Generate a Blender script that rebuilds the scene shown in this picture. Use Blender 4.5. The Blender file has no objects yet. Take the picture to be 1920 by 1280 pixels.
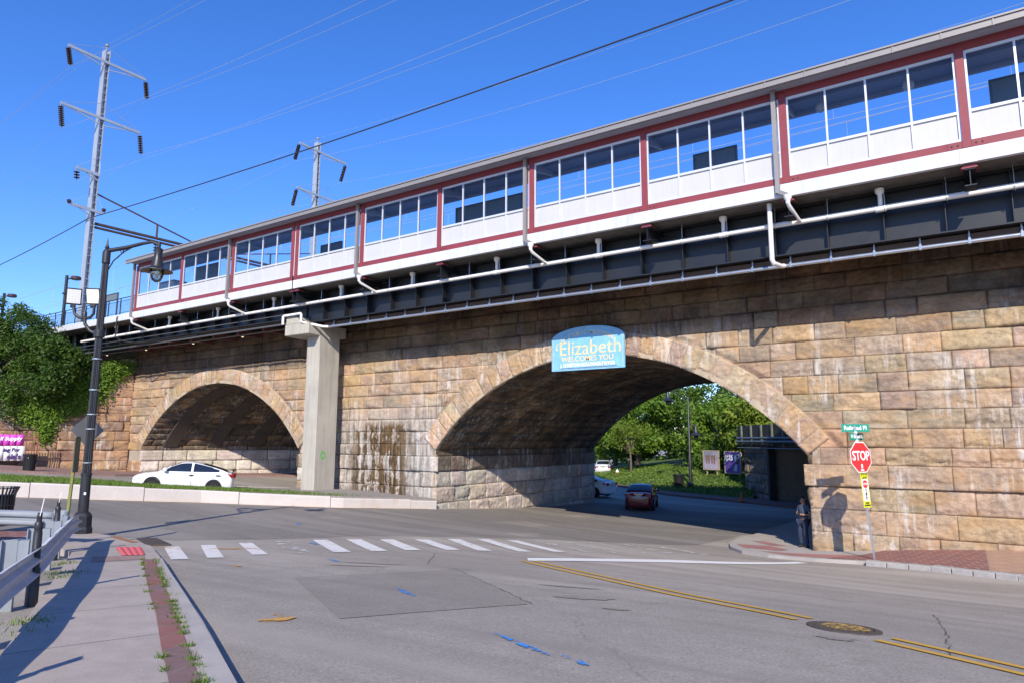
import bpy, bmesh, math, random
import numpy as np
from mathutils import Vector, Matrix, Euler
from mathutils.geometry import delaunay_2d_cdt
random.seed(7); rng = np.random.default_rng(7)
R = math.radians
SC = bpy.context.scene
COL = SC.collection
D = 24.87                     # plane of the viaduct's street face

# ------------------------------------------------------------------ materials
def nt(m):
    m.use_nodes = True
    n = m.node_tree; n.nodes.clear()
    return n, n.nodes, n.links
def node(ns, t, **k):
    x = ns.new(t)
    for a, b in k.items():
        if a.startswith('i_'): x.inputs[a[2:].replace('_', ' ')].default_value = b
        else: setattr(x, a, b)
    return x
def c4(c): return (c[0], c[1], c[2], 1)
def mixrgb(ns, ls, fac, a, b, mode='MIX'):
    m = ns.new('ShaderNodeMix'); m.data_type = 'RGBA'; m.blend_type = mode
    for s, v in ((m.inputs['Factor'], fac), (m.inputs[6], a), (m.inputs[7], b)):
        if hasattr(v, 'is_linked') or hasattr(v, 'links'): ls.new(v, s)
        elif isinstance(v, (int, float)): s.default_value = v
        else: s.default_value = c4(v)
    return m.outputs[2]
def ramp(ns, ls, src, stops):
    r = ns.new('ShaderNodeValToRGB'); ls.new(src, r.inputs[0])
    e = r.color_ramp.elements
    while len(e) < len(stops): e.new(0.5)
    for el, (p, v) in zip(e, stops):
        el.position = p; el.color = (v, v, v, 1) if isinstance(v, (int, float)) else c4(v)
    return r.outputs[0]
def noise(ns, ls, vec, scale, detail=4, rough=.55):
    n = node(ns, 'ShaderNodeTexNoise'); n.inputs['Scale'].default_value = scale
    n.inputs['Detail'].default_value = detail; n.inputs['Roughness'].default_value = rough
    if vec is not None: ls.new(vec, n.inputs['Vector'])
    return n.outputs['Fac']
def mapping(ns, ls, vec, scale=(1, 1, 1), rot=(0, 0, 0)):
    m = ns.new('ShaderNodeMapping'); ls.new(vec, m.inputs[0])
    m.inputs['Scale'].default_value = scale; m.inputs['Rotation'].default_value = rot
    return m.outputs[0]
def bump(ns, ls, h, strength=.3, dist=.02):
    b = ns.new('ShaderNodeBump'); b.inputs['Strength'].default_value = strength
    b.inputs['Distance'].default_value = dist; ls.new(h, b.inputs['Height']); return b.outputs[0]
def math2(ns, ls, op, a, b=None, clamp=False):
    m = ns.new('ShaderNodeMath'); m.operation = op; m.use_clamp = clamp
    for s, v in zip(m.inputs, (a, b)):
        if v is None: continue
        if isinstance(v, (int, float)): s.default_value = v
        else: ls.new(v, s)
    return m.outputs[0]
def wpos(ns): return ns.new('ShaderNodeNewGeometry').outputs['Position']
def finish(n, ns, ls, col, rough=.7, metal=0., nrm=None, spec=.4, alpha=None, coat=0.):
    p = ns.new('ShaderNodeBsdfPrincipled'); o = ns.new('ShaderNodeOutputMaterial')
    for s, v in ((p.inputs['Base Color'], col), (p.inputs['Roughness'], rough), (p.inputs['Metallic'], metal)):
        if isinstance(v, (int, float)): s.default_value = v
        elif isinstance(v, tuple): s.default_value = c4(v)
        else: ls.new(v, s)
    p.inputs['Specular IOR Level'].default_value = spec
    p.inputs['Coat Weight'].default_value = coat
    if nrm is not None: ls.new(nrm, p.inputs['Normal'])
    if alpha is not None: ls.new(alpha, p.inputs['Alpha'])
    ls.new(p.outputs[0], o.inputs[0]); return p
MC = {}
def paint(name, col, rough=.5, metal=0., var=.12, scale=3., spec=.4, bmp=0., bs=40., coat=0., streak=0.):
    """plain coated / cast surface with mottling, optional vertical rain streaks and bump"""
    if name in MC: return MC[name]
    m = bpy.data.materials.new(name); n, ns, ls = nt(m); P = wpos(ns)
    f = noise(ns, ls, P, scale, 5, .6)
    c = mixrgb(ns, ls, f, tuple(x*(1-var*1.6) for x in col), tuple(min(1, x*(1+var*1.2)) for x in col))
    if streak:
        s = noise(ns, ls, mapping(ns, ls, P, (7, 7, .5)), 1., 4, .6)
        s = ramp(ns, ls, s, [(.45, 0.), (.75, 1.)])
        c = mixrgb(ns, ls, math2(ns, ls, 'MULTIPLY', s, streak), c, tuple(x*.45 for x in col))
    nr = bump(ns, ls, noise(ns, ls, P, bs, 4, .6), bmp, .01) if bmp else None
    rr = math2(ns, ls, 'ADD', math2(ns, ls, 'MULTIPLY', f, .2), rough-.1, True)
    finish(n, ns, ls, c, rr, metal, nr, spec, coat=coat)
    MC[name] = m; return m

def stone_mat(name, grime=.0, stains_shade=False, iron=.5):
    if name in MC: return MC[name]
    m = bpy.data.materials.new(name); n, ns, ls = nt(m); P = wpos(ns)
    at = node(ns, 'ShaderNodeVertexColor', layer_name='Col').outputs[0]
    n1 = noise(ns, ls, P, 1.7, 6, .65); n2 = noise(ns, ls, P, 9., 6, .7)
    c = mixrgb(ns, ls, ramp(ns, ls, n1, [(.3, .0), (.72, 1.)]), mixrgb(ns, ls, 1., at, (.66, .625, .595), 'MULTIPLY'), mixrgb(ns, ls, 1., at, (1.25, 1.16, 1.04), 'MULTIPLY'))
    c = mixrgb(ns, ls, math2(ns, ls, 'MULTIPLY', ramp(ns, ls, n2, [(.35, 1.), (.6, 0.)]), .45), c, mixrgb(ns, ls, 1., c, (.5, .46, .44), 'MULTIPLY'))
    # bedding veins
    wv = node(ns, 'ShaderNodeTexWave'); wv.inputs['Scale'].default_value = 1.1; wv.inputs['Distortion'].default_value = 9.; wv.inputs['Detail'].default_value = 5; wv.inputs['Detail Scale'].default_value = 1.3; wv.wave_type = 'BANDS'; wv.bands_direction = 'Z'; ls.new(P, wv.inputs[0])
    c = mixrgb(ns, ls, math2(ns, ls, 'MULTIPLY', ramp(ns, ls, wv.outputs['Fac'], [(.0, .55), (.22, 0.)]), .6), c, mixrgb(ns, ls, 1., c, (.55, .47, .42), 'MULTIPLY'))
    # greyed, weathered patches
    n4 = noise(ns, ls, P, .9, 5, .7)
    c = mixrgb(ns, ls, math2(ns, ls, 'MULTIPLY', ramp(ns, ls, n4, [(.5, 0.), (.66, 1.)]), .45), c, mixrgb(ns, ls, .5, c, (.39, .365, .33)))
    # iron staining inside some blocks
    n3 = noise(ns, ls, mapping(ns, ls, P, (.8, .8, 1.6)), 1.1, 4, .6)
    c = mixrgb(ns, ls, math2(ns, ls, 'MULTIPLY', ramp(ns, ls, n3, [(.5, 0.), (.64, 1.)]), iron), c, (.50, .31, .15))
    # pale lime runs hanging down from joints
    st = noise(ns, ls, mapping(ns, ls, P, (5.5, 5.5, .35)), 1., 4, .7)
    pa = noise(ns, ls, P, .55, 3, .5)
    lime = math2(ns, ls, 'MULTIPLY', ramp(ns, ls, st, [(.5, 0.), (.66, 1.)]), ramp(ns, ls, pa, [(.45, 0.), (.57, 1.)]))
    c = mixrgb(ns, ls, math2(ns, ls, 'MULTIPLY', lime, .8), c, (.66, .62, .57))
    if stains_shade:
        sx = ns.new('ShaderNodeSeparateXYZ'); ls.new(P, sx.inputs[0]); X, Y, Z = sx.outputs
        def band(v, a0, a1, b1, b0):
            u = ns.new('ShaderNodeMapRange'); u.interpolation_type = 'SMOOTHSTEP'
            u.inputs[1].default_value = a0; u.inputs[2].default_value = a1; ls.new(v, u.inputs[0])
            w = ns.new('ShaderNodeMapRange'); w.interpolation_type = 'SMOOTHSTEP'
            w.inputs[1].default_value = b0; w.inputs[2].default_value = b1; ls.new(v, w.inputs[0])
            return math2(ns, ls, 'MULTIPLY', u.outputs[0], w.outputs[0])
        # seepage on the pier between the arches: white lime, brown algae and black streaks
        pier = math2(ns, ls, 'MULTIPLY', band(X, -29.5, -27.0, -21.7, -20.9), band(Z, -2., -1., 3.6, 6.2))
        pier = math2(ns, ls, 'MULTIPLY', pier, band(Y, 20., 21., 24.93, 24.99))
        s2 = noise(ns, ls, mapping(ns, ls, P, (3.2, 3.2, .16)), 1.3, 5, .65)
        s3 = noise(ns, ls, mapping(ns, ls, P, (4.5, 4.5, .25)), 1.7, 5, .7)
        grey = mixrgb(ns, ls, ramp(ns, ls, s3, [(.35, 0.), (.62, 1.)]), (.13, .12, .105), (.60, .57, .54))
        c = mixrgb(ns, ls, math2(ns, ls, 'MULTIPLY', pier, .8), c, grey)
        wet = math2(ns, ls, 'MULTIPLY', band(X, -27.6, -26.2, -23.6, -22.2), band(Z, -2., -1., 4.3, 4.8))
        wet = math2(ns, ls, 'MULTIPLY', wet, band(Y, 20., 21., 24.93, 24.99))
        wet = math2(ns, ls, 'MULTIPLY', wet, ramp(ns, ls, math2(ns, ls, 'ADD', math2(ns, ls, 'MULTIPLY', s2, .6), math2(ns, ls, 'MULTIPLY', noise(ns, ls, P, 1.3, 4, .6), .4)), [(.46, 0.), (.5, 1.)]))
        alg = mixrgb(ns, ls, ramp(ns, ls, s3, [(.4, 0.), (.6, 1.)]), (.04, .023, .01), (.16, .09, .028))
        c = mixrgb(ns, ls, math2(ns, ls, 'MULTIPLY', wet, .93), c, alg)
        # soot under the deck, plus the deck's shade darkened into the stone colour
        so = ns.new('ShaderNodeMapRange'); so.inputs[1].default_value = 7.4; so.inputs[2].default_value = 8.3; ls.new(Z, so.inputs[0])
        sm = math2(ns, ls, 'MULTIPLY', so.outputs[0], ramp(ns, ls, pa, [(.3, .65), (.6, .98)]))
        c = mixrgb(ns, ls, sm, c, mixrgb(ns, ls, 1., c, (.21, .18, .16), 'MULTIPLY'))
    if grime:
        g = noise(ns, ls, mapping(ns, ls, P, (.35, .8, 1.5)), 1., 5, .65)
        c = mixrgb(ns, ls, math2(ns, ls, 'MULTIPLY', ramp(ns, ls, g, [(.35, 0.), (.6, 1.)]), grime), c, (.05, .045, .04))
    nr = bump(ns, ls, math2(ns, ls, 'ADD', noise(ns, ls, P, 22., 6, .75), noise(ns, ls, P, 5., 5, .7)), .9, .05)
    finish(n, ns, ls, c, .88, 0, nr, .2)
    MC[name] = m; return m

def asphalt_mat(name, col, crack=True, speck=.6):
    m = bpy.data.materials.new(name); n, ns, ls = nt(m); P = wpos(ns)
    f1 = noise(ns, ls, P, .22, 5, .6); f2 = noise(ns, ls, P, 2.2, 5, .65); f3 = noise(ns, ls, P, 34., 5, .8)
    c = mixrgb(ns, ls, ramp(ns, ls, f1, [(.3, 0.), (.7, 1.)]), tuple(x*.82 for x in col), tuple(x*1.12 for x in col))
    c = mixrgb(ns, ls, ramp(ns, ls, f2, [(.25, .75), (.7, 0.)]), c, tuple(x*.74 for x in col))
    c = mixrgb(ns, ls, math2(ns, ls, 'MULTIPLY', ramp(ns, ls, f3, [(.38, 1.), (.5, 0.)]), speck), c, tuple(x*.35 for x in col))
    c = mixrgb(ns, ls, math2(ns, ls, 'MULTIPLY', ramp(ns, ls, f3, [(.58, 0.), (.68, 1.)]), speck), c, tuple(min(1, x*1.9) for x in col))
    # polished wheel tracks / long drag marks along the side street
    dr = noise(ns, ls, mapping(ns, ls, P, (.12, 1.6, 1), (0, 0, R(27))), 1., 5, .6)
    c = mixrgb(ns, ls, ramp(ns, ls, dr, [(.3, .6), (.55, 0.)]), c, tuple(x*.62 for x in col))
    oil = noise(ns, ls, P, 1.1, 3, .5); c = mixrgb(ns, ls, math2(ns, ls, 'MULTIPLY', ramp(ns, ls, oil, [(.68, 0.), (.76, 1.)]), .5), c, tuple(x*.4 for x in col))
    pol = noise(ns, ls, mapping(ns, ls, P, (.05, .55, 1), (0, 0, R(27))), 1., 2, .5); c = mixrgb(ns, ls, ramp(ns, ls, pol, [(.5, 0.), (.62, .5)]), c, tuple(min(1, x*1.22) for x in col))
    if crack:
        wv = ns.new('ShaderNodeVectorMath'); wv.operation = 'ADD'
        nv = node(ns, 'ShaderNodeTexNoise'); nv.inputs['Scale'].default_value = .9; nv.inputs['Detail'].default_value = 6; ls.new(P, nv.inputs['Vector'])
        sc = ns.new('ShaderNodeVectorMath'); sc.operation = 'SCALE'; sc.inputs['Scale'].default_value = 1.6
        ls.new(nv.outputs['Color'], sc.inputs[0]); ls.new(P, wv.inputs[0]); ls.new(sc.outputs[0], wv.inputs[1])
        v = node(ns, 'ShaderNodeTexVoronoi', feature='DISTANCE_TO_EDGE', voronoi_dimensions='2D'); v.inputs['Scale'].default_value = .13
        ls.new(wv.outputs[0], v.inputs['Vector'])
        k = math2(ns, ls, 'MULTIPLY', ramp(ns, ls, v.outputs[0], [(.0, 1.), (.002, 0.)]), ramp(ns, ls, noise(ns, ls, P, .4, 2), [(.45, 0.), (.55, 1.)]))
        c = mixrgb(ns, ls, math2(ns, ls, 'MULTIPLY', k, .45), c, tuple(x*.4 for x in col))
    nr = bump(ns, ls, f3, .5, .012)
    finish(n, ns, ls, c, .85, 0, nr, .25); return m

def brick_mat(name, c1, c2, mortar, bw, bh, rot=0., ms=.01, var=.3):
    m = bpy.data.materials.new(name); n, ns, ls = nt(m); P = wpos(ns)
    b = ns.new('ShaderNodeTexBrick'); ls.new(mapping(ns, ls, P, (1, 1, 1), (0, 0, rot)), b.inputs['Vector'])
    b.inputs['Color1'].default_value = c4(c1); b.inputs['Color2'].default_value = c4(c2); b.inputs['Mortar'].default_value = c4(mortar)
    b.inputs['Scale'].default_value = 1.; b.inputs['Mortar Size'].default_value = ms; b.inputs['Brick Width'].default_value = bw; b.inputs['Row Height'].default_value = bh
    f = noise(ns, ls, P, 2.5, 5, .65)
    c = mixrgb(ns, ls, math2(ns, ls, 'MULTIPLY', ramp(ns, ls, f, [(.3, 0.), (.75, 1.)]), var*1.8), b.outputs[0], mixrgb(ns, ls, 1., b.outputs[0], (.6, .6, .6), 'MULTIPLY'))
    g = noise(ns, ls, P, 90., 3)
    c = mixrgb(ns, ls, ramp(ns, ls, g, [(.35, .25), (.5, 0.)]), c, (.08, .075, .07))
    nr = bump(ns, ls, b.outputs['Fac'], -.3, .01)
    finish(n, ns, ls, c, .85, 0, nr, .25); return m

def worn_paint(name, col, wear=.5, sc=5.):
    m = bpy.data.materials.new(name); n, ns, ls = nt(m); P = wpos(ns)
    f = noise(ns, ls, P, sc, 6, .75); g = noise(ns, ls, P, 45., 3, .7)
    h = math2(ns, ls, 'ADD', math2(ns, ls, 'MULTIPLY', f, .75), math2(ns, ls, 'MULTIPLY', g, .25))
    a = ramp(ns, ls, h, [(wear-.03, 0.), (wear+.03, 1.)])
    c = mixrgb(ns, ls, f, tuple(x*.72 for x in col), tuple(min(1, x*1.05) for x in col))
    finish(n, ns, ls, c, .8, 0, None, .3, alpha=a); return m

def leaf_mat(name, c1, c2):
    m = bpy.data.materials.new(name); n, ns, ls = nt(m)
    at = node(ns, 'ShaderNodeVertexColor', layer_name='Col').outputs[0]
    sx = ns.new('ShaderNodeSeparateColor'); ls.new(at, sx.inputs[0])
    c = mixrgb(ns, ls, sx.outputs[0], c1, c2)
    d = ns.new('ShaderNodeBsdfPrincipled'); ls.new(c, d.inputs['Base Color']); d.inputs['Roughness'].default_value = .55
    d.inputs['Specular IOR Level'].default_value = .3
    t = ns.new('ShaderNodeBsdfTranslucent'); ls.new(mixrgb(ns, ls, 1., c, (1.5, 1.6, .6), 'MULTIPLY'), t.inputs[0])
    mx = ns.new('ShaderNodeMixShader'); mx.inputs[0].default_value = .3
    ls.new(d.outputs[0], mx.inputs[1]); ls.new(t.outputs[0], mx.inputs[2])
    o = ns.new('ShaderNodeOutputMaterial'); ls.new(mx.outputs[0], o.inputs[0]); return m

def glass_mat(name, tint=(.55, .68, .8), mirror=.12):
    m = bpy.data.materials.new(name); n, ns, ls = nt(m)
    t = ns.new('ShaderNodeBsdfTransparent'); t.inputs[0].default_value = c4(tint)
    g = ns.new('ShaderNodeBsdfGlossy'); g.inputs['Roughness'].default_value = .02
    f = ns.new('ShaderNodeFresnel'); f.inputs[0].default_value = 1.5
    mx = ns.new('ShaderNodeMixShader'); ls.new(math2(ns, ls, 'ADD', f.outputs[0], mirror-.04, True), mx.inputs[0])
    ls.new(t.outputs[0], mx.inputs[1]); ls.new(g.outputs[0], mx.inputs[2])
    o = ns.new('ShaderNodeOutputMaterial'); ls.new(mx.outputs[0], o.inputs[0]); return m
def emit_mat(name, col, s):
    m = bpy.data.materials.new(name); n, ns, ls = nt(m)
    e = ns.new('ShaderNodeEmission'); e.inputs[0].default_value = c4(col); e.inputs[1].default_value = s
    o = ns.new('ShaderNodeOutputMaterial'); ls.new(e.outputs[0], o.inputs[0]); return m

# ------------------------------------------------------------------ objects
def tag(o, label=None, cat=None, group=None, kind=None):
    for k, v in (('label', label), ('category', cat), ('group', group), ('kind', kind)):
        if v: o[k] = v
    return o
def thing(name, label, cat, loc=(0, 0, 0), group=None):
    o = bpy.data.objects.new(name, None); COL.objects.link(o); o.location = loc
    o.empty_display_size = .2
    return tag(o, label, cat, group)
def worldloc(o):
    v = Vector((0, 0, 0))
    while o is not None: v += o.location; o = o.parent
    return v
def link(name, me, parent=None, label=None):
    o = bpy.data.objects.new(name, me); COL.objects.link(o)
    if parent is not None: o.parent = parent
    if label: o['label'] = label
    return o
class MB:
    """collects shapes into one mesh, in world coordinates"""
    def __init__(s): s.v = []; s.f = []; s.m = []; s.mi = 0
    def add(s, vs, fs):
        b = len(s.v); s.v += [tuple(p) for p in vs]; s.f += [tuple(b+i for i in f) for f in fs]; s.m += [s.mi]*len(fs); return s
    def box(s, c, d, rot=None):
        x, y, z = d[0]/2, d[1]/2, d[2]/2
        vs = [Vector(p) for p in ((-x,-y,-z),(x,-y,-z),(x,y,-z),(-x,y,-z),(-x,-y,z),(x,-y,z),(x,y,z),(-x,y,z))]
        if rot is not None:
            M = Matrix.Rotation(rot, 3, 'Z') if isinstance(rot, (int, float)) else rot
            vs = [M @ p for p in vs]
        c = Vector(c)
        return s.add([p+c for p in vs], [(0,3,2,1),(4,5,6,7),(0,1,5,4),(1,2,6,5),(2,3,7,6),(3,0,4,7)])
    def bx(s, x0, x1, y0, y1, z0, z1): return s.box(((x0+x1)/2, (y0+y1)/2, (z0+z1)/2), (x1-x0, y1-y0, z1-z0))
    def bar(s, a, b, w, h, up=(0, 0, 1)):
        a, b = Vector(a), Vector(b); d = (b-a).normalized(); u = Vector(up)
        r = d.cross(u)
        if r.length < 1e-4: r = d.cross(Vector((1, 0, 0)))
        r.normalize(); u = r.cross(d)
        vs = [q + r*sx*w/2 + u*sz*h/2 for q in (a, b) for sx, sz in ((-1,-1),(1,-1),(1,1),(-1,1))]
        return s.add(vs, [(0,1,2,3),(7,6,5,4),(0,4,5,1),(1,5,6,2),(2,6,7,3),(3,7,4,0)])
    def tube(s, pts, r, n=8, caps=True):
        pts = [Vector(p) for p in pts]; rs = r if isinstance(r, (list, tuple)) else [r]*len(pts)
        ref = None; vs = []
        for i, p in enumerate(pts):
            t = (pts[min(i+1, len(pts)-1)] - pts[max(i-1, 0)]).normalized()
            if ref is None:
                ref = t.cross(Vector((0, 0, 1)))
                if ref.length < 1e-3: ref = t.cross(Vector((1, 0, 0)))
            ref = (ref - t*ref.dot(t)).normalized(); b = t.cross(ref)
            vs += [p + (ref*math.cos(2*math.pi*k/n) + b*math.sin(2*math.pi*k/n))*rs[i] for k in range(n)]
        fs = [(i*n+k, i*n+(k+1) % n, (i+1)*n+(k+1) % n, (i+1)*n+k) for i in range(len(pts)-1) for k in range(n)]
        if caps: fs += [tuple(range(n))[::-1], tuple((len(pts)-1)*n+k for k in range(n))]
        return s.add(vs, fs)
    def lathe(s, prof, c=(0, 0, 0), n=16, axis=None, caps=True):
        c = Vector(c); M = Matrix.Identity(3) if axis is None else Vector((0, 0, 1)).rotation_difference(Vector(axis)).to_matrix()
        vs = [c + M @ Vector((r*math.cos(2*math.pi*k/n), r*math.sin(2*math.pi*k/n), z)) for r, z in prof for k in range(n)]
        fs = [(i*n+k, i*n+(k+1) % n, (i+1)*n+(k+1) % n, (i+1)*n+k) for i in range(len(prof)-1) for k in range(n)]
        if caps: fs += [tuple(range(n))[::-1], tuple((len(prof)-1)*n+k for k in range(n))]
        return s.add(vs, fs)
    def prism(s, poly, o, u, v, w):
        """extrude a 2-D outline lying in (o,u,v) along w"""
        o, u, v, w = Vector(o), Vector(u), Vector(v), Vector(w); n = len(poly)
        a = [o+u*x+v*y for x, y in poly]
        return s.add(a+[p+w for p in a], [tuple(range(n))[::-1], tuple(range(n, 2*n))]+[(i, (i+1) % n, n+(i+1) % n, n+i) for i in range(n)])
    def sweep(s, path, prof, up=(0, 0, 1)):
        """open 2-D profile (side, up) carried along a path"""
        path = [Vector(p) for p in path]; up = Vector(up); m = len(prof); vs = []
        for i, p in enumerate(path):
            t = (path[min(i+1, len(path)-1)] - path[max(i-1, 0)]); t.z = 0; t.normalize()
            r = t.cross(up).normalized()
            vs += [p + r*a + up*b for a, b in prof]
        return s.add(vs, [(i*m+k, i*m+k+1, (i+1)*m+k+1, (i+1)*m+k) for i in range(len(path)-1) for k in range(m-1)])
    def build(s, name, mats, parent=None, smooth=False, bevel=0., label=None, solid=0.):
        off = worldloc(parent) if parent is not None else Vector((0, 0, 0))
        me = bpy.data.meshes.new(name); me.from_pydata([tuple(Vector(p)-off) for p in s.v], [], s.f)
        if not isinstance(mats, (list, tuple)): mats = [mats]
        for m in mats: me.materials.append(m)
        if len(mats) > 1: me.polygons.foreach_set('material_index', s.m)
        bm = bmesh.new(); bm.from_mesh(me); bmesh.ops.recalc_face_normals(bm, faces=bm.faces)
        if bevel: bmesh.ops.bevel(bm, geom=bm.edges[:], offset=bevel, segments=1, affect='EDGES', clamp_overlap=True)
        bm.to_mesh(me); bm.free()
        if smooth:
            me.polygons.foreach_set('use_smooth', [True]*len(me.polygons)); me.set_sharp_from_angle(angle=R(40))
        o = link(name, me, parent, label)
        if solid:
            md = o.modifiers.new('solid', 'SOLIDIFY'); md.thickness = solid; md.offset = 0
        return o
def text(name, body, size, o, u, v, mat, parent, bold=0., off=.004, sx=1., align='CENTER', shear=0., label=None, depth=.002):
    """lettering laid on a surface: origin o, reading direction u, up v"""
    cu = bpy.data.curves.new('t', 'FONT'); cu.body = body; cu.size = size; cu.align_x = align; cu.align_y = 'CENTER'
    cu.offset = bold; cu.extrude = depth; cu.shear = shear; cu.resolution_u = 3
    ob = bpy.data.objects.new('t', cu); COL.objects.link(ob)
    dg = bpy.context.evaluated_depsgraph_get(); me = bpy.data.meshes.new_from_object(ob.evaluated_get(dg))
    bpy.data.objects.remove(ob); bpy.data.curves.remove(cu)
    u, v = Vector(u).normalized(), Vector(v).normalized(); w = u.cross(v); o = Vector(o)
    loc = worldloc(parent) if parent is not None else Vector((0, 0, 0))
    for p in me.vertices: q = p.co; p.co = o + u*q.x*sx + v*q.y + w*(q.z+off) - loc
    me.name = name; me.materials.clear(); me.materials.append(mat)
    return link(name, me, parent, label)

# ------------------------------------------------------------------ terrain
CP = np.array([(-4.8,24.87,0.0),(-2.1,24.87,.33),(-.7,24.87,.46),(.74,24.87,.52),(6,24.87,.95),(14,24.87,1.6),(-2.8,22.3,.30),(-2.7,21.9,.26),(.5,20,.36),(5,17.5,.75),(-4,18,.52),
(0,0,2.0),(-9.2,3.4,1.8),(-18.4,8.0,1.36),(-21.3,24.87,.58),(-23.2,16.9,1.14),(-26.5,9.8,1.76),(-32.4,19.1,1.2),(-39,25,1.2),(-48,24.87,1.4),(-39,41,.9),
(-7,27.5,-.08),(-16.7,38.2,-.4),(-13,31,-.25),(-8,42,-.4),(-15,46,-.4),(-20,50,-.35),(-35,60,.1),(-10,55,-.3),(-38,10,2.1),(-52,20,1.9),(-60,15,2.6),(-30,0,2.4),(-15,-10,2.2),(10,-5,2.3),(15,15,1.6),
(-13,18,.72),(-1.53,9.36,1.48),(-110,-40,3.0),(70,-40,2.6),(70,110,.3),(-110,120,1.0),(-60,70,.6),(-110,30,3.0),(60,30,2.0)], float)
def _rbf():
    n = len(CP); xy = CP[:, :2]/10
    r = np.linalg.norm(xy[:, None]-xy[None], axis=2); K = r**2*np.log(r+1e-9)+np.eye(n)*.05
    P = np.c_[np.ones(n), xy]; A = np.block([[K, P], [P.T, np.zeros((3, 3))]])
    return xy, np.linalg.solve(A, np.r_[CP[:, 2], 0, 0, 0])
_XY, _W = _rbf()
def gzv(x, y):
    q = np.stack([np.asarray(x, float).ravel(), np.asarray(y, float).ravel()], 1)
    q[:, 0] = np.clip(q[:, 0], -110, 70); q[:, 1] = np.clip(q[:, 1], -40, 115); q /= 10
    r = np.linalg.norm(q[:, None]-_XY[None], axis=2)
    return (r**2*np.log(r+1e-9))@_W[:len(_XY)] + _W[-3] + q@_W[-2:]
def gz(x, y): return float(gzv([x], [y])[0])

# ------------------------------------------------------------------ ground
asph = asphalt_mat('asphalt', (.358, .320, .277))
asph2 = asphalt_mat('asphalt_fresh', (.305, .272, .236), False, .55)
def axis(a, b, segs):
    out = [a]
    for e, st in segs:
        while out[-1] < e-1e-6: out.append(min(e, out[-1]+st))
    return np.array(out)
gx = axis(-600, 500, [(-110, 49), (-64, 3), (-32, 1.), (6, .5), (24, 1.), (70, 5), (500, 60)])
gy = axis(-300, 900, [(-40, 40), (-8, 2), (2, .8), (30, .5), (56, 1.), (80, 2.), (120, 5), (900, 80)])
GX, GY = np.meshgrid(gx, gy, indexing='ij'); GZ = gzv(GX, GY).reshape(GX.shape)
far = np.clip((np.hypot(GX+20, GY-30)-100)/100, 0, 1); GZ = GZ*(1-far)+.2*far
def zg(x, y):
    i = min(max(int(np.searchsorted(gx, x))-1, 0), len(gx)-2); j = min(max(int(np.searchsorted(gy, y))-1, 0), len(gy)-2)
    a = (x-gx[i])/(gx[i+1]-gx[i]); b = (y-gy[j])/(gy[j+1]-gy[j])
    return float((GZ[i, j]*(1-a)+GZ[i+1, j]*a)*(1-b)+(GZ[i, j+1]*(1-a)+GZ[i+1, j+1]*a)*b)
me = bpy.data.meshes.new('road'); ny = len(gy)
me.from_pydata(np.stack([GX.ravel(), GY.ravel(), GZ.ravel()], 1).tolist(), [], [(i*ny+j, (i+1)*ny+j, (i+1)*ny+j+1, i*ny+j+1) for i in range(len(gx)-1) for j in range(ny-1)])
me.polygons.foreach_set('use_smooth', [True]*len(me.polygons)); me.materials.append(asph)
tag(link('road', me), kind='structure')

def inside(p, poly):
    x, y = p; c = False; j = len(poly)-1
    for i in range(len(poly)):
        a, b = poly[i], poly[j]
        if (a[1] > y) != (b[1] > y) and x < (b[0]-a[0])*(y-a[1])/(b[1]-a[1])+a[0]: c = not c
        j = i
    return c
def densify(poly, st, closed=True):
    out = []
    n = len(poly)
    for i in range(n if closed else n-1):
        a, b = Vector(poly[i]), Vector(poly[(i+1) % n]); k = max(1, int((b-a).length/st))
        out += [a.lerp(b, t/k) for t in range(k)]
    if not closed: out.append(Vector(poly[-1]))
    return out
def sheet(name, poly, off, mat, st=.5, kerb=0., kind='structure', zf=None, parent=None, jit=0.):
    poly = [(x+random.uniform(-jit, jit), y+random.uniform(-jit, jit)) for x, y in poly]
    bd = densify(poly, st); n = len(bd); pts = [Vector((p.x, p.y)) for p in bd]
    xs = [p.x for p in bd]; ys = [p.y for p in bd]
    x = min(xs)+st/2
    while x < max(xs):
        y = min(ys)+st/2
        while y < max(ys):
            if inside((x, y), poly): pts.append(Vector((x, y)))
            y += st
        x += st
    r = delaunay_2d_cdt(pts, [(i, (i+1) % n) for i in range(n)], [list(range(n))], 1, 1e-5)
    h = zf or (lambda x, y: zg(x, y)+off)
    vs = [(p.x, p.y, h(p.x, p.y)) for p in r[0]]; fs = [tuple(f) for f in r[2]]
    if kerb:
        b = len(vs); m = n
        vs += [(p.x, p.y, h(p.x, p.y)) for p in bd]+[(p.x, p.y, h(p.x, p.y)-kerb) for p in bd]
        fs += [(b+i, b+(i+1) % m, b+m+(i+1) % m, b+m+i) for i in range(m)]
    me = bpy.data.meshes.new(name); me.from_pydata(vs, [], fs); me.materials.append(mat)
    bm = bmesh.new(); bm.from_mesh(me); bmesh.ops.recalc_face_normals(bm, faces=bm.faces)
    up = sum(f.normal.z for f in bm.faces)
    if up < 0: bmesh.ops.reverse_faces(bm, faces=bm.faces)
    bm.to_mesh(me); bm.free()
    o = link(name, me, parent)
    if kind: o['kind'] = kind
    return o
SW = .12
walk_m = brick_mat('sidewalk_concrete', (.45, .39, .345), (.43, .37, .325), (.13, .12, .115), 1.55, 30, R(12), .009, .32)
conc_walk = paint('kerb_concrete', (.41, .375, .345), .9, var=.2, scale=2, bmp=.3, bs=60, spec=.2)
brickR = brick_mat('brick_paving', (.30, .115, .09), (.24, .10, .085), (.40, .36, .33), .42, .21, R(-27), .012, .3)
brickT = brick_mat('tan_paving', (.46, .29, .2), (.42, .27, .19), (.30, .2, .14), .5, .5, R(-27), .012, .2)
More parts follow.
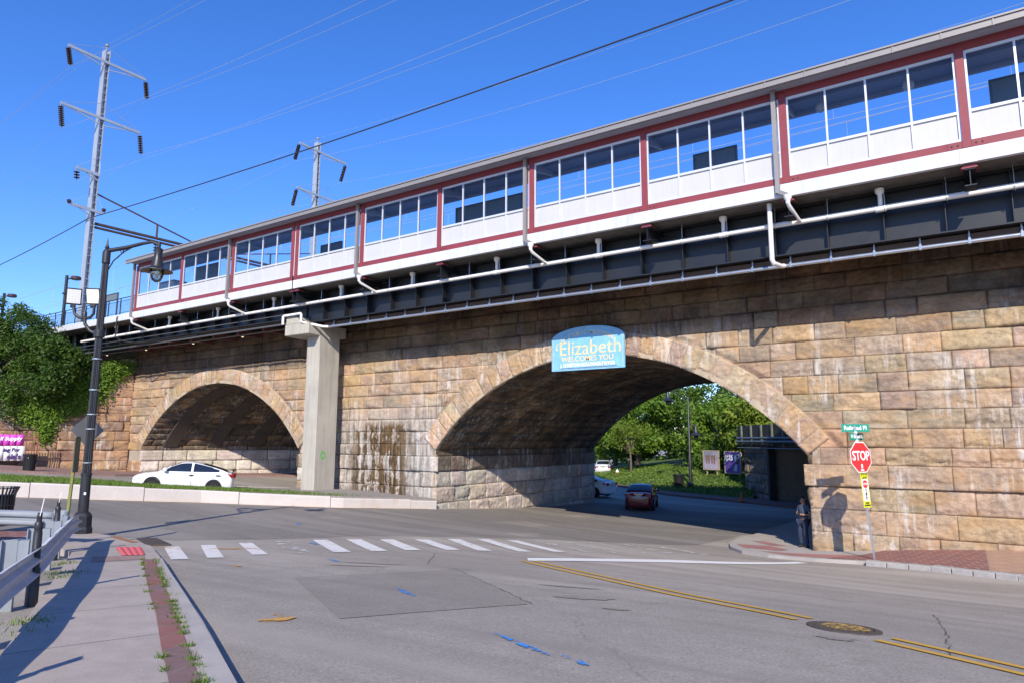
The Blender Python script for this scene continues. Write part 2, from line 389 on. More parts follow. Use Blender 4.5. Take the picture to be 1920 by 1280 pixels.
brickF = brick_mat('brick_far', (.26, .12, .1), (.22, .11, .095), (.25, .2, .18), .25, .12, R(65), .01, .3)
# side street pavement on the camera's side
kerbL = [(-18.6, 7.6), (-18.35, 8.1), (-17.84, 8.35), (-17.17, 8.42), (-15.9, 8.28), (-14.61, 7.98), (-12.73, 7.13), (-10.02, 5.82), (-7.95, 4.83), (-6.59, 4.19), (-4.53, 3.18), (0, .95), (6, -2.0)]
innerL = [(6, -4.4), (0, -1.1), (-6.14, 2.22), (-7.59, 2.98), (-10.51, 4.45), (-11.67, 5.03), (-14.26, 6.3), (-15.6, 6.5), (-16.9, 6.1)]
sheet('sidewalk', kerbL+innerL, SW, walk_m, .4, .4)
sheet('sidewalk', [(-18.6, 7.6), (-16.9, 6.1), (-18.4, 2.6), (-21, -3), (-25, -12), (-28, -12), (-23.4, -3), (-20.7, 3)], SW, brickR, .5, .4)
band = [(-12.08, 6.7), (-10.13, 5.71), (-8.21, 4.75), (-7.08, 4.19), (-5.75, 3.53), (-4.72, 3.02), (-1, 1.2)]
bandi = [(-1.1, 1.05), (-4.87, 2.87), (-5.9, 3.38), (-7.21, 4.05), (-8.33, 4.59), (-10.25, 5.55), (-12.19, 6.53)]
brickB = brick_mat('brick_band', (.31, .13, .11), (.22, .15, .14), (.26, .2, .18), .3, .9, R(-25.5), .006, .35)
sheet('brick_band', band+bandi, SW+.006, brickB, .3)
sheet('kerb_strip', [(-12.0, 6.76), (-10.1, 5.78), (-8.15, 4.81), (-4.7, 3.07), (0, .8)]+[(0, .95), (-4.53, 3.18), (-7.95, 4.83), (-10.02, 5.82), (-12.3, 6.94)], SW+.004, conc_walk, .3)
tact_m = paint('tactile_red', (.50, .10, .115), .7, var=.1, scale=8)
tac = sheet('tactile_paving', [(-14.57, 7.25), (-14.29, 7.62), (-12.88, 6.95), (-13.04, 6.61)], SW+.01, tact_m, .3)
mb = MB()
for i in range(13):
    for j in range(4):
        a, b = (i+.5)/13, (j+.5)/4
        p = Vector((-14.57, 7.25))*(1-a)*(1-b)+Vector((-13.04, 6.61))*a*(1-b)+Vector((-14.29, 7.62))*(1-a)*b+Vector((-12.88, 6.95))*a*b
        mb.lathe([(.045, 0), (.035, .012), (.012, .018)], (p.x, p.y, zg(p.x, p.y)+SW+.012), 8)
tag(mb.build('tactile_domes', tact_m), kind='structure')
sheet('brick_panel', [(-13.18, 6.16), (-12.8, 6.89), (-12.18, 6.58), (-12.34, 5.76)], SW+.006, brick_mat('brick_pale', (.36, .2, .17), (.34, .22, .19), (.36, .31, .29), .22, .11, R(-25.5), .01), .3)
sheet('rust_kerb', [(-16.93, 8.26), (-16.85, 8.4), (-15.38, 8.14), (-15.35, 7.98)], SW+.006, paint('rusty_iron', (.33, .15, .07), .85, var=.3, scale=6), .3)
# far right pavement, dropped ramp at the corner
kR = [(-4.9, 40.8), (-8, 40.8), (-8, 29), (-8.1, 27.6), (-7.9, 25.8), (-7.4, 24.3), (-6.7, 23.2), (-5.7, 22.55), (-4.3, 22.2), (-2.8, 22.1), (-1.3, 21.8), (.55, 21.2), (4, 19.6), (9, 17.2), (16, 13.8), (16, 25.0), (-4.85, 25.0)]
sheet('sidewalk', kR, .1, conc_walk, .45, .4)
sheet('brick_pavement', [(-4.0, 22.35), (-2.8, 22.3), (-1.3, 22.0), (-.05, 21.65), (-.12, 24.86), (-2.7, 24.86), (-3.2, 23.7)], .108, brickR, .4)
sheet('brick_pavement', [(-.03, 21.65), (.55, 21.45), (4, 19.85), (9, 17.5), (16, 14.1), (16, 24.86), (-.1, 24.86)], .108, brickT, .5)
redp = worn_paint('faded_red_pavers', (.42, .2, .18), .42, 1.6)
for pl in ([(-7.5, 25.4), (-7.0, 24.4), (-5.7, 24.2), (-5.6, 24.8), (-6.4, 25.6)], [(-7.4, 26.9), (-6.9, 26.9), (-5.9, 25.9), (-6.4, 25.75)], [(-6.2, 23.6), (-5.2, 22.75), (-4.0, 22.5), (-3.3, 23.5), (-4.6, 23.6)]):
    sheet('brick_inlay', pl, .106, redp, .3)
mb = MB(); pl = densify([(-2.9, 22.05), (-1.3, 21.75), (.55, 21.15), (4, 19.55), (9, 17.15), (16, 13.75)], .42, False)
for a, b in zip(pl[:-1], pl[1:]):
    c = (a+b)/2; d = b-a; h = .13+random.uniform(-.008, .008)
    mb.box((c.x, c.y, zg(c.x, c.y)-.1+h/2), (d.length-.018, .3, .2+h), math.atan2(d.y, d.x)+random.uniform(-.02, .02))
tag(mb.build('granite_kerb', paint('granite', (.36, .34, .32), .85, var=.25, scale=9, bmp=.4, bs=50), bevel=.02), kind='structure')
# left street: pavement below the wing wall
sheet('sidewalk', [(-40.4, 41), (-37.4, 41), (-44.4, 25.5), (-43.9, 21.5), (-44.6, 18), (-46.2, 14), (-49, 8), (-54, 8), (-51.9, 16), (-49.3, 22), (-47.6, 25)], SW, brick_mat('brick_left', (.3, .17, .15), (.28, .17, .15), (.3, .25, .23), .3, .15, R(67), .01), .7, .4)
# far side of the cross street
vk = [(-2, 40.6), (-9.2, 45.3), (-13, 47.4), (-16.1, 48.8), (-20, 50.2), (-26, 54.5), (-33, 66), (-40, 84)]
sheet('sidewalk', vk+[(-44.5, 85), (-36.6, 67.5), (-29, 57), (-21.5, 53), (-17, 51.4), (-13.5, 50), (-9.5, 48), (-1, 43)], .12, brickF, 1., .4)
VL = [(-44.5, 85), (-36.6, 67.5), (-29, 57), (-21.5, 53), (-17, 51.4), (-13.6, 50.4)]
def _dpoly(x, y, P):
    best = 1e9
    for (ax, ay), (bx_, by_) in zip(P[:-1], P[1:]):
        t = max(0, min(1, ((x-ax)*(bx_-ax)+(y-ay)*(by_-ay))/((bx_-ax)**2+(by_-ay)**2+1e-9))); best = min(best, math.hypot(ax+t*(bx_-ax)-x, ay+t*(by_-ay)-y))
    return best
def verge_z(x, y):
    # ground rising behind the far pavement
    return zg(x, y)+.1+min(12, _dpoly(x, y, VL))*.14
sheet('verge', [(-44.5, 85), (-36.6, 67.5), (-29, 57), (-21.5, 53), (-17, 51.4), (-13.6, 50.4), (-15, 60), (-10, 75), (-20, 95), (-40, 100)], 0, paint('verge_soil', (.09, .13, .03), .95, var=.3, scale=2), 1.5, 0, zf=verge_z)
wline = worn_paint('white_line', (.62, .61, .58), .38, 4.)
sheet('road_marking', [(-3, 40.0), (-9.4, 44.6), (-13, 46.8), (-16.3, 48.1), (-20, 49.5), (-25.5, 53.6)]+[(-25.6, 53.75), (-20.05, 49.66), (-16.35, 48.26), (-13.06, 46.96), (-9.5, 44.75), (-3.1, 40.13)], .012, wline, .8)
nbro = asphalt_mat('asphalt_dark', (.248, .225, .202))
sheet('road_surface', [(-16.4, 9.6), (-15.3, 11.6), (-14.6, 14.2), (-12.6, 17.8), (-10.8, 21.5), (-8.7, 24.5), (-8.35, 41), (-20.9, 41), (-20.9, 24.9), (-22.0, 20.2), (-23.5, 17.3), (-24.8, 15.4), (-25.6, 13), (-26.5, 10.8), (-29.1, 4.9), (-32.5, -2.5), (-23.9, -3), (-21.2, 2.8), (-18.9, 7.9), (-17.9, 8.8)], .004, nbro, .5)
# raised median: soil and grass behind a cast kerb wall
medN = [(-21.1, 24.75), (-22.3, 20.2), (-23.9, 17.5), (-25.2, 15.6), (-25.95, 13.2), (-26.75, 10.9), (-27.4, 9.4), (-29.5, 5), (-33, -2)]
medF = [(-37, -2), (-40.5, 5), (-39.2, 10), (-38.3, 13.5), (-37.6, 16), (-35.3, 18.5), (-33.2, 22.1), (-31.6, 24.75)]
gravel = paint('gravel', (.30, .27, .25), .95, var=.35, scale=14, bmp=1., bs=45, spec=.15)
def med_z(x, y):
    a, b = _dpoly(x, y, medN), _dpoly(x, y, medF)
    return zg(x, y)+.47-.3*a/(a+b+1e-6)+.13*math.exp(-((x+26.6)**2/10+(y-24.3)**2/3))
sheet('median', medN+medF, .4, gravel, .5, .6, zf=med_z)

# ------------------------------------------------------------------ road markings
ywhite = worn_paint('crossing_paint', (.72, .70, .67), .40, 4.)
ywhite2 = worn_paint('crossing_paint_worn', (.62, .61, .59), .53, 3.)
bars = [((-15.17,8.77),(-12.83,7.6)),((-15.01,9.55),(-12.67,8.25)),((-14.92,10.48),(-12.65,9.26)),((-14.49,12.41),(-12.05,10.97)),((-14.13,13.24),(-11.74,11.83)),((-13.68,14.03),(-11.48,12.69)),((-13.21,14.92),(-11.04,13.67)),((-12.88,15.95),(-10.54,14.33)),((-12.51,16.88),(-9.94,15.27)),((-11.97,17.63),(-9.51,16.3)),
 ((-11.6,18.5),(-9.1,17.2)),((-11.1,19.5),(-8.6,18.2)),((-10.7,20.5),(-8.2,19.2)),((-10.1,21.5),(-7.7,20.2)),((-9.6,22.5),(-7.2,21.2)),((-14.72,11.4),(-12.35,10.1))]
for k, (a, b) in enumerate(bars):
    a, b = Vector(a), Vector(b); d = (b-a).normalized(); r = Vector((-d.y, d.x))*(.155 if k < 3 else .2)
    sheet('road_marking', [a-r, b-r, b+r, a+r], .012, ywhite2 if k >= 10 else ywhite, .3)
sheet('road_marking', [(-9.0, 13.9), (-7.2, 18.0), (-4.7, 21.75), (-4.35, 21.6), (-6.82, 17.3), (-8.65, 13.4)], .012, worn_paint('stop_line_paint', (.80, .79, .77), .27, 3.), .35)
yel = worn_paint('yellow_line', (.62, .36, .06), .27, 2.5)
def stripe(pts, w, mat, off=.012):
    ps = [Vector(p) for p in pts]; L = []; Rr = []
    for i, p in enumerate(ps):
        t = (ps[min(i+1, len(ps)-1)]-ps[max(i-1, 0)]).normalized(); n = Vector((-t.y, t.x))*w/2
        L.append(p+n); Rr.append(p-n)
    sheet('road_marking', [tuple(p) for p in L+Rr[::-1]], off, mat, .3)
ly1 = [(-8.55, 13.5), (-5.95, 12.08), (-3.93, 10.89), (-2.33, 10.13), (-2.0, 9.95)]
stripe(ly1, .115, yel); stripe([(x-.13, y-.3) for x, y in ly1], .115, yel)
ly2 = [(-1.0, 9.22), (-.05, 8.75), (1.5, 7.95), (5, 6.1), (10, 3.4)]
stripe(ly2, .115, yel); stripe([(x-.13, y-.3) for x, y in ly2], .115, yel)
stripe([(-21.0, 24.2), (-22.2, 20.0), (-23.8, 17.3), (-25.1, 15.4), (-25.8, 13.1), (-26.7, 10.8), (-29.3, 4.9), (-33, -2.2)], .1, worn_paint('yellow_edge', (.5, .33, .12), .4, 3))
blob = lambda cx, cy, rx, ry, rot, n=14, j=.35: [(cx+math.cos(rot)*rx*k*math.cos(t)-math.sin(rot)*ry*k*math.sin(t), cy+math.sin(rot)*rx*k*math.cos(t)+math.cos(rot)*ry*k*math.sin(t)) for t, k in ((2*math.pi*i/n, 1+random.uniform(-j, j)) for i in range(n))]
bl = worn_paint('blue_survey_paint', (.06, .27, .68), .5, 9.); og = worn_paint('orange_survey_paint', (.6, .33, .08), .49, 6.)
for cx, cy, rx, ry, rot, m in ((-3.88, 5.9, .5, .045, -.42, bl), (-3.3, 5.75, .1, .03, -.6, bl), (-3.1, 5.68, .12, .035, -.6, bl), (-6.9, 7.5, .4, .05, -.54, bl), (-10.9, 9.7, .3, .06, -.3, bl), (-13.9, 11.7, .3, .09, -.5, bl), (-18, 14.5, .3, .1, -.5, bl),
        (-6.55, 5.07, .2, .09, 1.2, og), (-6.75, 5.22, .12, .05, -.4, og), (-11.3, 7.7, .16, .1, .3, og), (-14.0, 9.6, .5, .12, .9, og), (-15, 8.6, .6, .05, .05, og)):
    sheet('survey_paint', blob(cx, cy, rx, ry, rot, 18, .3), .014, m, .15)
for pl, mt in (([(-9.22,7.39), (-8.32,10.47), (-5.12,7.99), (-6.09,5.57)], asph2), ([(-16.4,22.7), (-16.6,25.4), (-14.9,25.0), (-14.7,23.2)], asph2), ([(-17.7,30.5), (-17.7,32.3), (-16.9,32.7), (-16.8,30.9)], asph2)):
    sheet('asphalt_patch', pl, .007, mt, .4, jit=.05)
for cx, cy, rx, ry, rot in ((-4.9, 9.1, .38, .2, .5), (-4.1, 8.5, .18, .07, .3), (-9.9, 9.4, .5, .07, .6), (-10.1, 9.9, .7, .05, .5), (-1.5, 8.65, .22, .1, .3), (-13, 20, .5, .9, .2), (-19, 17, .5, .3, .2), (-5.6, 10.1, .5, .08, .4)):
    sheet('tar_stain', blob(cx, cy, rx, ry, rot, 16, .35), .009, asph2, .2)
tar = paint('crack_dark', (.10, .095, .09), .95)  # dark grey of the thin cracks in the asphalt
def crack(pts, w=.011):
    ps = densify(pts, .12, False); q = [p+Vector((random.gauss(0, .014), random.gauss(0, .014))) for p in ps]
    L = []; Rr = []
    for i, p in enumerate(q):
        t = (q[min(i+1, len(q)-1)]-q[max(i-1, 0)]).normalized(); n = Vector((-t.y, t.x))*w*random.uniform(.2, .8)
        L.append(p+n); Rr.append(p-n)
    mb = MB(); vs = [(p.x, p.y, zg(p.x, p.y)+.011) for p in L+Rr]; m = len(L)
    mb.add(vs, [(i, i+1, m+i+1, m+i) for i in range(m-1)]); tag(mb.build('road_crack', tar), kind='structure')
for pts in ([(-.8, 12.7), (-.55, 10.6), (-.42, 8.6)], [(-5, 13.6), (-1.6, 13.0), (.4, 12.2), (4, 10.6)], [(-8.3, 10.45), (-5.1, 8.0)], [(-19, 12), (-15, 15), (-12, 20)], [(-10.7, 12.6), (-9.4, 10.8), (-8.3, 10.5)], [(-17, 11), (-13, 14.2)], [(-14.5, 16), (-10.5, 22)]): crack(pts)

# manhole and drain
mx, my = -1.55, 9.49; z0 = zg(mx, my)
t = thing('manhole_cover', 'round cast iron manhole cover with traces of yellow paint, in the double yellow line', 'manhole cover', (mx, my, z0))
slope = Vector((-(zg(mx+.3, my)-zg(mx-.3, my))/.6, -(zg(mx, my+.3)-zg(mx, my-.3))/.6, 1)).normalized()
iron = paint('cast_iron', (.10, .085, .075), .6, .4, .3, 20)
mb = MB(); mb.lathe([(.42, -.05), (.42, .012), (.34, .016), (.335, .004), (.30, .004)], (mx, my, z0), 40, slope, caps=False); mb.build('frame', iron, t, True)
mb = MB(); mb.lathe([(.325, -.04), (.325, .010), (.0, .010)], (mx, my, z0), 40, slope, caps=False)
Ms = Vector((0, 0, 1)).rotation_difference(slope).to_matrix()
for i in range(-5, 6):
    for j in range(-5, 6):
        if i*i+j*j < 27: mb.box(Vector((mx, my, z0))+Ms @ Vector((i*.056+(j % 2)*.012, j*.056, .013)), (.04, .034, .01), Ms)
yp = worn_paint('yellow_remains', (.55, .36, .1), .5, 16)
mb.build('cover', iron, t)
sheet('yellow_paint', blob(mx+.02, my, .26, .26, 0, 20, .1), 0, yp, .1, kind=None, parent=None, zf=lambda x, y: zg(x, y)+.024)
pp = bpy.data.objects['yellow_paint']; pp.parent = t; pp.data.transform(Matrix.Translation(-t.location))
t = thing('storm_drain', 'dark cast iron storm drain grate in the gutter beside the street lamp corner', 'drain grate', (-16.2, 8.85, zg(-16.2, 8.85)))
mb = MB()
g = [Vector((-17.1, 9.0)), Vector((-16.9, 9.35)), Vector((-15.45, 8.9)), Vector((-15.65, 8.52))]
for i in range(13):
    a = g[0].lerp(g[3], i/12); b = g[1].lerp(g[2], i/12); mb.bar((a.x, a.y, zg(*a)+.02), (b.x, b.y, zg(*b)+.02), .035, .03)
for i in range(6):
    a = g[0].lerp(g[1], i/5); b = g[3].lerp(g[2], i/5); mb.bar((a.x, a.y, zg(*a)+.021), (b.x, b.y, zg(*b)+.021), .03, .03)
mb.build('grate', iron, t)
sheet('pit', [tuple(p) for p in g], .013, paint('pit_black', (.015, .015, .015), .9), .3, kind=None); pp = bpy.data.objects['pit']; pp.parent = t; pp.data.transform(Matrix.Translation(-t.location))

# ------------------------------------------------------------------ masonry
def _h(i, j, s):
    n = (i*374761393+j*668265263+s*144269504) & 0xffffffff
    n = ((n ^ (n >> 13))*1274126177) & 0xffffffff
    return ((n ^ (n >> 16)) & 0xffff)/65535.
def vn(x, y, s):
    i = np.floor(x).astype(np.int64); j = np.floor(y).astype(np.int64); a = x-i; b = y-j
    a = a*a*(3-2*a); b = b*b*(3-2*b)
    return (_h(i, j, s)*(1-a)+_h(i+1, j, s)*a)*(1-b)+(_h(i, j+1, s)*(1-a)+_h(i+1, j+1, s)*a)*b
TAN = [((.52,.39,.265),5),((.56,.41,.26),3),((.56,.36,.18),1.6),((.44,.375,.31),3),((.38,.325,.29),2.5),((.48,.36,.26),3),((.43,.335,.25),2),((.50,.42,.34),2)]
RED = [((.47,.29,.18),4),((.40,.26,.17),3),((.32,.215,.165),3),((.48,.34,.24),2),((.28,.20,.165),2)]
PALE = [((.70,.655,.61),4),((.64,.59,.55),3),((.57,.51,.46),2),((.73,.69,.66),2)]
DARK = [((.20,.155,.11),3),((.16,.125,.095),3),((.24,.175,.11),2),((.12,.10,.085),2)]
RING = [((.56,.43,.30),4),((.51,.40,.30),3),((.48,.375,.30),3),((.56,.41,.26),1.5)]
def _calm(pal, k):
    w = sum(q for c, q in pal); m = [sum(c[i]*q for c, q in pal)/w for i in range(3)]
    return [(tuple(m[i]+(c[i]-m[i])*k for i in range(3)), q) for c, q in pal]
TAN = [((r*1.0, g*1.01, b*1.02), q) for (r, g, b), q in TAN]
TAN, RED, RING = _calm(TAN, .5), _calm(RED, .65), _calm(RING, .95)
class Masonry:
    def __init__(s): s.V = []; s.F = []; s.C = []; s.n = 0
    def run(s, u0, u1, courses, mp, pal, bw=(.75, 1.75), res=.07, amp=.055, seed=1, base=0., joint=.007, keep=None, damp=None, stretch=.12):
        rr = random.Random(seed); cols = [c for c, w in pal]; ws = [w for c, w in pal]
        for ci, (v0, v1) in enumerate(zip(courses[:-1], courses[1:])):
            u = u0 - rr.uniform(0, bw[0]*.8)
            while u < u1:
                w = rr.uniform(*bw)
                if u1-(u+w) < bw[0]*.5: w = u1-u
                a, b = max(u, u0), min(u+w, u1); u += w
                if b-a < .08: continue
                j = joint/2; nu = max(2, int(round((b-a)/res))); nv = max(2, int(round((v1-v0)/res)))
                us = np.linspace(a+j, b-j, nu+1); vs = np.linspace(v0+j, v1-j, nv+1)
                # pinch the rows next to the arrises so the drafted margin is crisp
                U, V = np.meshgrid(us, vs, indexing='ij')
                if keep is not None:
                    k = keep(U, V)
                    if not k.any(): continue
                d = np.minimum(np.minimum(U-a, b-U), np.minimum(V-v0, v1-V)); e = np.clip(d/.03, 0, 1); e = e*e*(3-2*e)
                sd = rr.randrange(1 << 20); f = 1.25
                n = vn(U*f, V*f*1.4, sd)*.55+vn(U*f*2.7, V*f*3.2, sd+1)*.3+vn(U*f*7, V*f*8, sd+2)*.15
                wu = U+.22*(vn(U*2.3, V*2.3, sd+7)-.5)+.08*(vn(U*7, V*7, sd+8)-.5); wv = V+.22*(vn(U*2.3, V*2.3, sd+9)-.5)+.08*(vn(U*7, V*7, sd+10)-.5)
                n2 = np.full(U.shape, 9.)      # chisel-broken facets: the lower envelope of a few tilted planes
                for _ in range(rr.randint(4, 7)):
                    n2 = np.minimum(n2, rr.uniform(.55, 1.05)+(wu-rr.uniform(a, b))*rr.uniform(-.7, .7)+(wv-rr.uniform(v0, v1))*rr.uniform(-1.3, 1.3))
                n2 = np.clip(n2, -.1, 1.1)
                A = amp*rr.choice((.45, .7, .9, 1.2, 1.7)); H = base+e*(A*(.3*n+.7*n2)*1.7-.3*A)-.006*(1-e)+e*.045*(vn(U*9, V*11, sd+4)-.5)+e*.03*(vn(U*19, V*19, sd+6)-.5)
                if rr.random() < .5 and v1-v0 > .4:
                    Lv = v0+.05+.2*vn(U*1.9, U*0+sd % 97, sd+11)+.07*vn(U*7, U*0, sd+12)
                    H = H-e*rr.uniform(.04, .09)*np.clip((Lv-V)/.03, 0, 1)*np.clip(vn(U*1.1, U*0+3, sd+13)*3-.7, 0, 1)
                H = np.maximum(H+e*rr.uniform(-.01, .015), base-.026)
                if damp is not None: H = base+(H-base)*damp(U, V)-.02*(1-damp(U, V))
                # ring of vertices turned back into the joint
                Uo = np.pad(U, 1, mode='edge'); Vo = np.pad(V, 1, mode='edge'); Ho = np.pad(H, 1, constant_values=base-.15)
                X = mp(Uo, Vo, Ho); m0, m1 = Uo.shape
                idx = np.arange(m0*m1).reshape(m0, m1)+s.n
                fc = np.stack([idx[:-1, :-1], idx[1:, :-1], idx[1:, 1:], idx[:-1, 1:]], -1).reshape(-1, 4)
                if keep is not None:
                    kp = keep(Uo, Vo); fk = (kp[:-1, :-1] & kp[1:, :-1] & kp[1:, 1:] & kp[:-1, 1:]).reshape(-1); fc = fc[fk]
                c = rr.choices(cols, ws)[0]; g = rr.uniform(.82, 1.15); c = [min(.8, x*g*rr.uniform(.95, 1.05)) for x in c]
                s.V.append(X.reshape(-1, 3)); s.F.append(fc); s.C.append(np.tile(np.array(c+[1.]), (m0*m1, 1))); s.n += m0*m1
        return s
    def build(s, name, mats, parent, flip=False, label=None):
        V = np.concatenate(s.V); F = np.concatenate(s.F); C = np.concatenate(s.C)
        V = V-np.array(worldloc(parent)); F = F[:, ::-1] if flip else F
        me = bpy.data.meshes.new(name); me.vertices.add(len(V)); me.vertices.foreach_set('co', V.astype(np.float32).ravel())
        me.loops.add(F.size); me.loops.foreach_set('vertex_index', F.astype(np.int32).ravel())
        me.polygons.add(len(F)); me.polygons.foreach_set('loop_start', np.arange(0, F.size, 4, dtype=np.int32)); me.polygons.foreach_set('loop_total', np.full(len(F), 4, np.int32))
        me.update(calc_edges=True)
        at = me.color_attributes.new('Col', 'FLOAT_COLOR', 'POINT'); at.data.foreach_set('color', C.astype(np.float32).ravel())
        me.materials.append(mats); me.validate(); return link(name, me, parent, label)
# arches
HW, ZS, RA, ZC = 8.2, 3.25, 10.49, -3.29
SK = (0., .45)                # the left tunnel runs askew
ARX = (-13.05, -39.35); RING_T = .92; YB = 41.0
AM = math.asin(HW/RA)
via = thing('railway_viaduct', 'rock faced brown stone railway viaduct with two wide segmental arches over the roads', 'viaduct', (-21, D, 0))
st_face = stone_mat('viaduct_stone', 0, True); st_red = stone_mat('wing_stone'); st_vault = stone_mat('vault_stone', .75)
st_pale = stone_mat('pale_stone', .1, False, .06)
front = lambda U, V, H: np.stack([U, D-H, V], -1)
def keepf(U, V):
    k = np.ones(U.shape, bool)
    for xc in ARX:
        r = np.hypot(U-xc, V-ZC); k &= ~((r < RA+.35) & (V > 2.9) & (np.arctan2(np.abs(U-xc), V-ZC) < AM+.012)) & ~((np.abs(U-xc) < HW-.01) & (V < 3.4))
    return k
def dampf(U, V):
    d = np.ones(U.shape)
    for xc in ARX: d = np.minimum(d, np.clip((np.hypot(U-xc, V-ZC)-(RA+RING_T+.02))/.2, 0, 1))
    return d
up = [2.96, 3.52, 4.12, 4.72, 5.3, 5.92, 6.5, 7.1, 7.7, 8.28, 8.86, 9.4, 10.2]
m = Masonry()
m.run(-21.25, 7.5, up, front, TAN, (.8, 1.9), .05, .10, 11, keep=keepf, damp=dampf)
m.run(-49.4, -21.25, up, front, TAN, (.8, 1.8), .07, .09, 12, keep=keepf, damp=dampf)
lo = [-.8, 0.02, .78, 1.52, 2.26]
m.run(-4.85, 7.5, lo, front, TAN, (.9, 2.1), .05, .12, 13)
m.run(-31.15, -21.25, lo, front, TAN+PALE, (.8, 1.5), .055, .11, 14)
m.run(-49.4, -47.55, lo, front, RED, (.8, 1.2), .08, .06, 15)
m.run(7.5, 20, lo+up[0:1]+up[1:], front, TAN, (1., 2.2), .2, .06, 16)
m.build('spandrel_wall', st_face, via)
m = Masonry()
m.run(-4.97, 7.5, [2.26, 2.96], front, TAN, (1.6, 3.2), .05, .09, 21, base=.1)
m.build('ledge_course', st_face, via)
m = Masonry()
m.run(-31.02, -21.13, [2.26, 2.96], front, TAN+PALE, (1.2, 2.2), .06, .05, 22, base=.08)
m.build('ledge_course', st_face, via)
for q, xc in enumerate(ARX):
    ring = lambda U, V, H, xc=xc: np.stack([xc+(RA+V)*np.sin(U/RA), D-.045-H, ZC+(RA+V)*np.cos(U/RA)], -1)
    m = Masonry(); m.run(-AM*RA, AM*RA, [0, RING_T], ring, RING, (.5, .62), .05 if q == 0 else .08, .03, 31+q, joint=.026)
    m.build('arch_ring', stone_mat('ring_stone'), via)
    mb = MB(); N = 60
    vs = []
    for i in range(N+1):
        a = -AM+2*AM*i/N
        for r, y in ((RA, D-.03), (RA+RING_T, D-.03), (RA+RING_T, D+.2), (RA, D+.2)): vs.append((xc+r*math.sin(a), y, ZC+r*math.cos(a)))
    mb.add(vs, [(i*4+k, i*4+(k+1) % 4, i*4+4+(k+1) % 4, i*4+4+k) for i in range(N) for k in range(4)])
    mb.build('ring_joints', paint('mortar', (.42, .34, .25), .9, var=.2), via)
    vault = lambda U, V, H, xc=xc, k=SK[q]: np.stack([xc+k*(U-D)+(RA-H)*np.sin(V/RA), U, ZC+(RA-H)*np.cos(V/RA)], -1)
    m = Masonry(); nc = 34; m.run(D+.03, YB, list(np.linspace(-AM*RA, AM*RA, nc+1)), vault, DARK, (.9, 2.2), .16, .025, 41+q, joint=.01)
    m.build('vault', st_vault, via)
    mb = MB()
    for rk in ((26.0, 26.8), (28.6, 29.4), (31.2, 32.0), (33.8, 34.6), (36.4, 37.2), (39, 39.8)) if q == 1 else ():
        vs = []
        for i in range(41):
            a = -AM+2*AM*i/40
            for r, y in ((RA+.05, rk[0]), (RA-.12, rk[0]), (RA-.12, rk[1]), (RA+.05, rk[1])): vs.append((xc+SK[1]*(y-D)+r*math.sin(a), y, ZC+r*math.cos(a)))
        mb = MB(); mb.add(vs, [(i*4+k, i*4+k+1, i*4+5+k, i*4+4+k) for i in range(40) for k in range(3)])
        mb.build('vault_rib', paint('rib_stone', (.07, .055, .045), .9, var=.35, scale=1.5, bmp=.5, bs=10), via)
inner = lambda X, sgn, k: (lambda U, V, H: np.stack([X+k*(U-D)+sgn*H, U, V], -1))
for q, (x, sg, pal, res, st) in enumerate(((-21.25, 1, PALE, .07, st_pale), (-4.85, -1, TAN, .2, st_vault), (-31.15, -1, TAN, .2, st_vault), (-47.55, 1, PALE, .1, st_pale))):
    m = Masonry(); m.run(D, YB, lo, inner(x, sg, .45 if x < -30 else 0), pal, (.9, 1.9), res, .14, 51+q)
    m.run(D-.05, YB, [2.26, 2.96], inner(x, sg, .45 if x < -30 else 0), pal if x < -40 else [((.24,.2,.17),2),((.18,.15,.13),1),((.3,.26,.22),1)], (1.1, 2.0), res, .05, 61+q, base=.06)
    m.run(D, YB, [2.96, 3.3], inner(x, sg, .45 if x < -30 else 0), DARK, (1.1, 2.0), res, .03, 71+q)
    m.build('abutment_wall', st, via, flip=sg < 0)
# solid core, back face and coping
core = paint('mortar_core', (.36, .30, .24), .95, var=.25)
mb = MB()
sb_ = .45*(YB-D)
for x0, x1, k0, k1 in ((-49.3, -47.7, 0, sb_), (-31.0, -21.4, sb_, 0), (-4.7, 20, 0, 0)): mb.prism([(x0, D+.04), (x1, D+.04), (x1+k1, YB), (x0+k0, YB)], (0, 0, -1), (1, 0, 0), (0, 1, 0), (0, 0, 11.1))
for xc, kk in zip(ARX, SK):
    N = 40; kb = kk*(YB-D)
    for i in range(N):
        x0, x1 = xc-HW+2*HW*i/N, xc-HW+2*HW*(i+1)/N
        za, zb = (ZC+math.sqrt(RA**2-(x-xc)**2)+.12 for x in (x0, x1))
        mb.add([(x0, D+.04, za), (x1, D+.04, zb), (x1, D+.04, 10.1), (x0, D+.04, 10.1), (x0+kb, YB, za), (x1+kb, YB, zb), (x1+kb, YB, 10.1), (x0+kb, YB, 10.1)], [(0,1,2,3),(4,5,6,7),(3,2,6,7)])
mb.build('core', core, via)
# earth bank carrying the tracks on past the wing wall
mb = MB(); mb.add([(-49.4, D+.3, 10.1), (-110, D+.3, 10.3), (-110, 60, 10.3), (-49.4, 60, 10.1), (-49.4, 70, 0), (-110, 70, 0), (-49.4, D+.3, -1), (-110, D+.3, -1)], [(0,1,2,3),(3,2,5,4),(0,1,7,6),(0,3,4,6)])
tag(mb.build('embankment', paint('bank_soil', (.11, .10, .06), .95, var=.4, scale=.6)), kind='structure')
mb = MB(); mb.bx(-49.4, 20, D+.4, YB-.3, 10.1, 10.4); tag(mb.build('track_ballast', gravel), kind='structure')

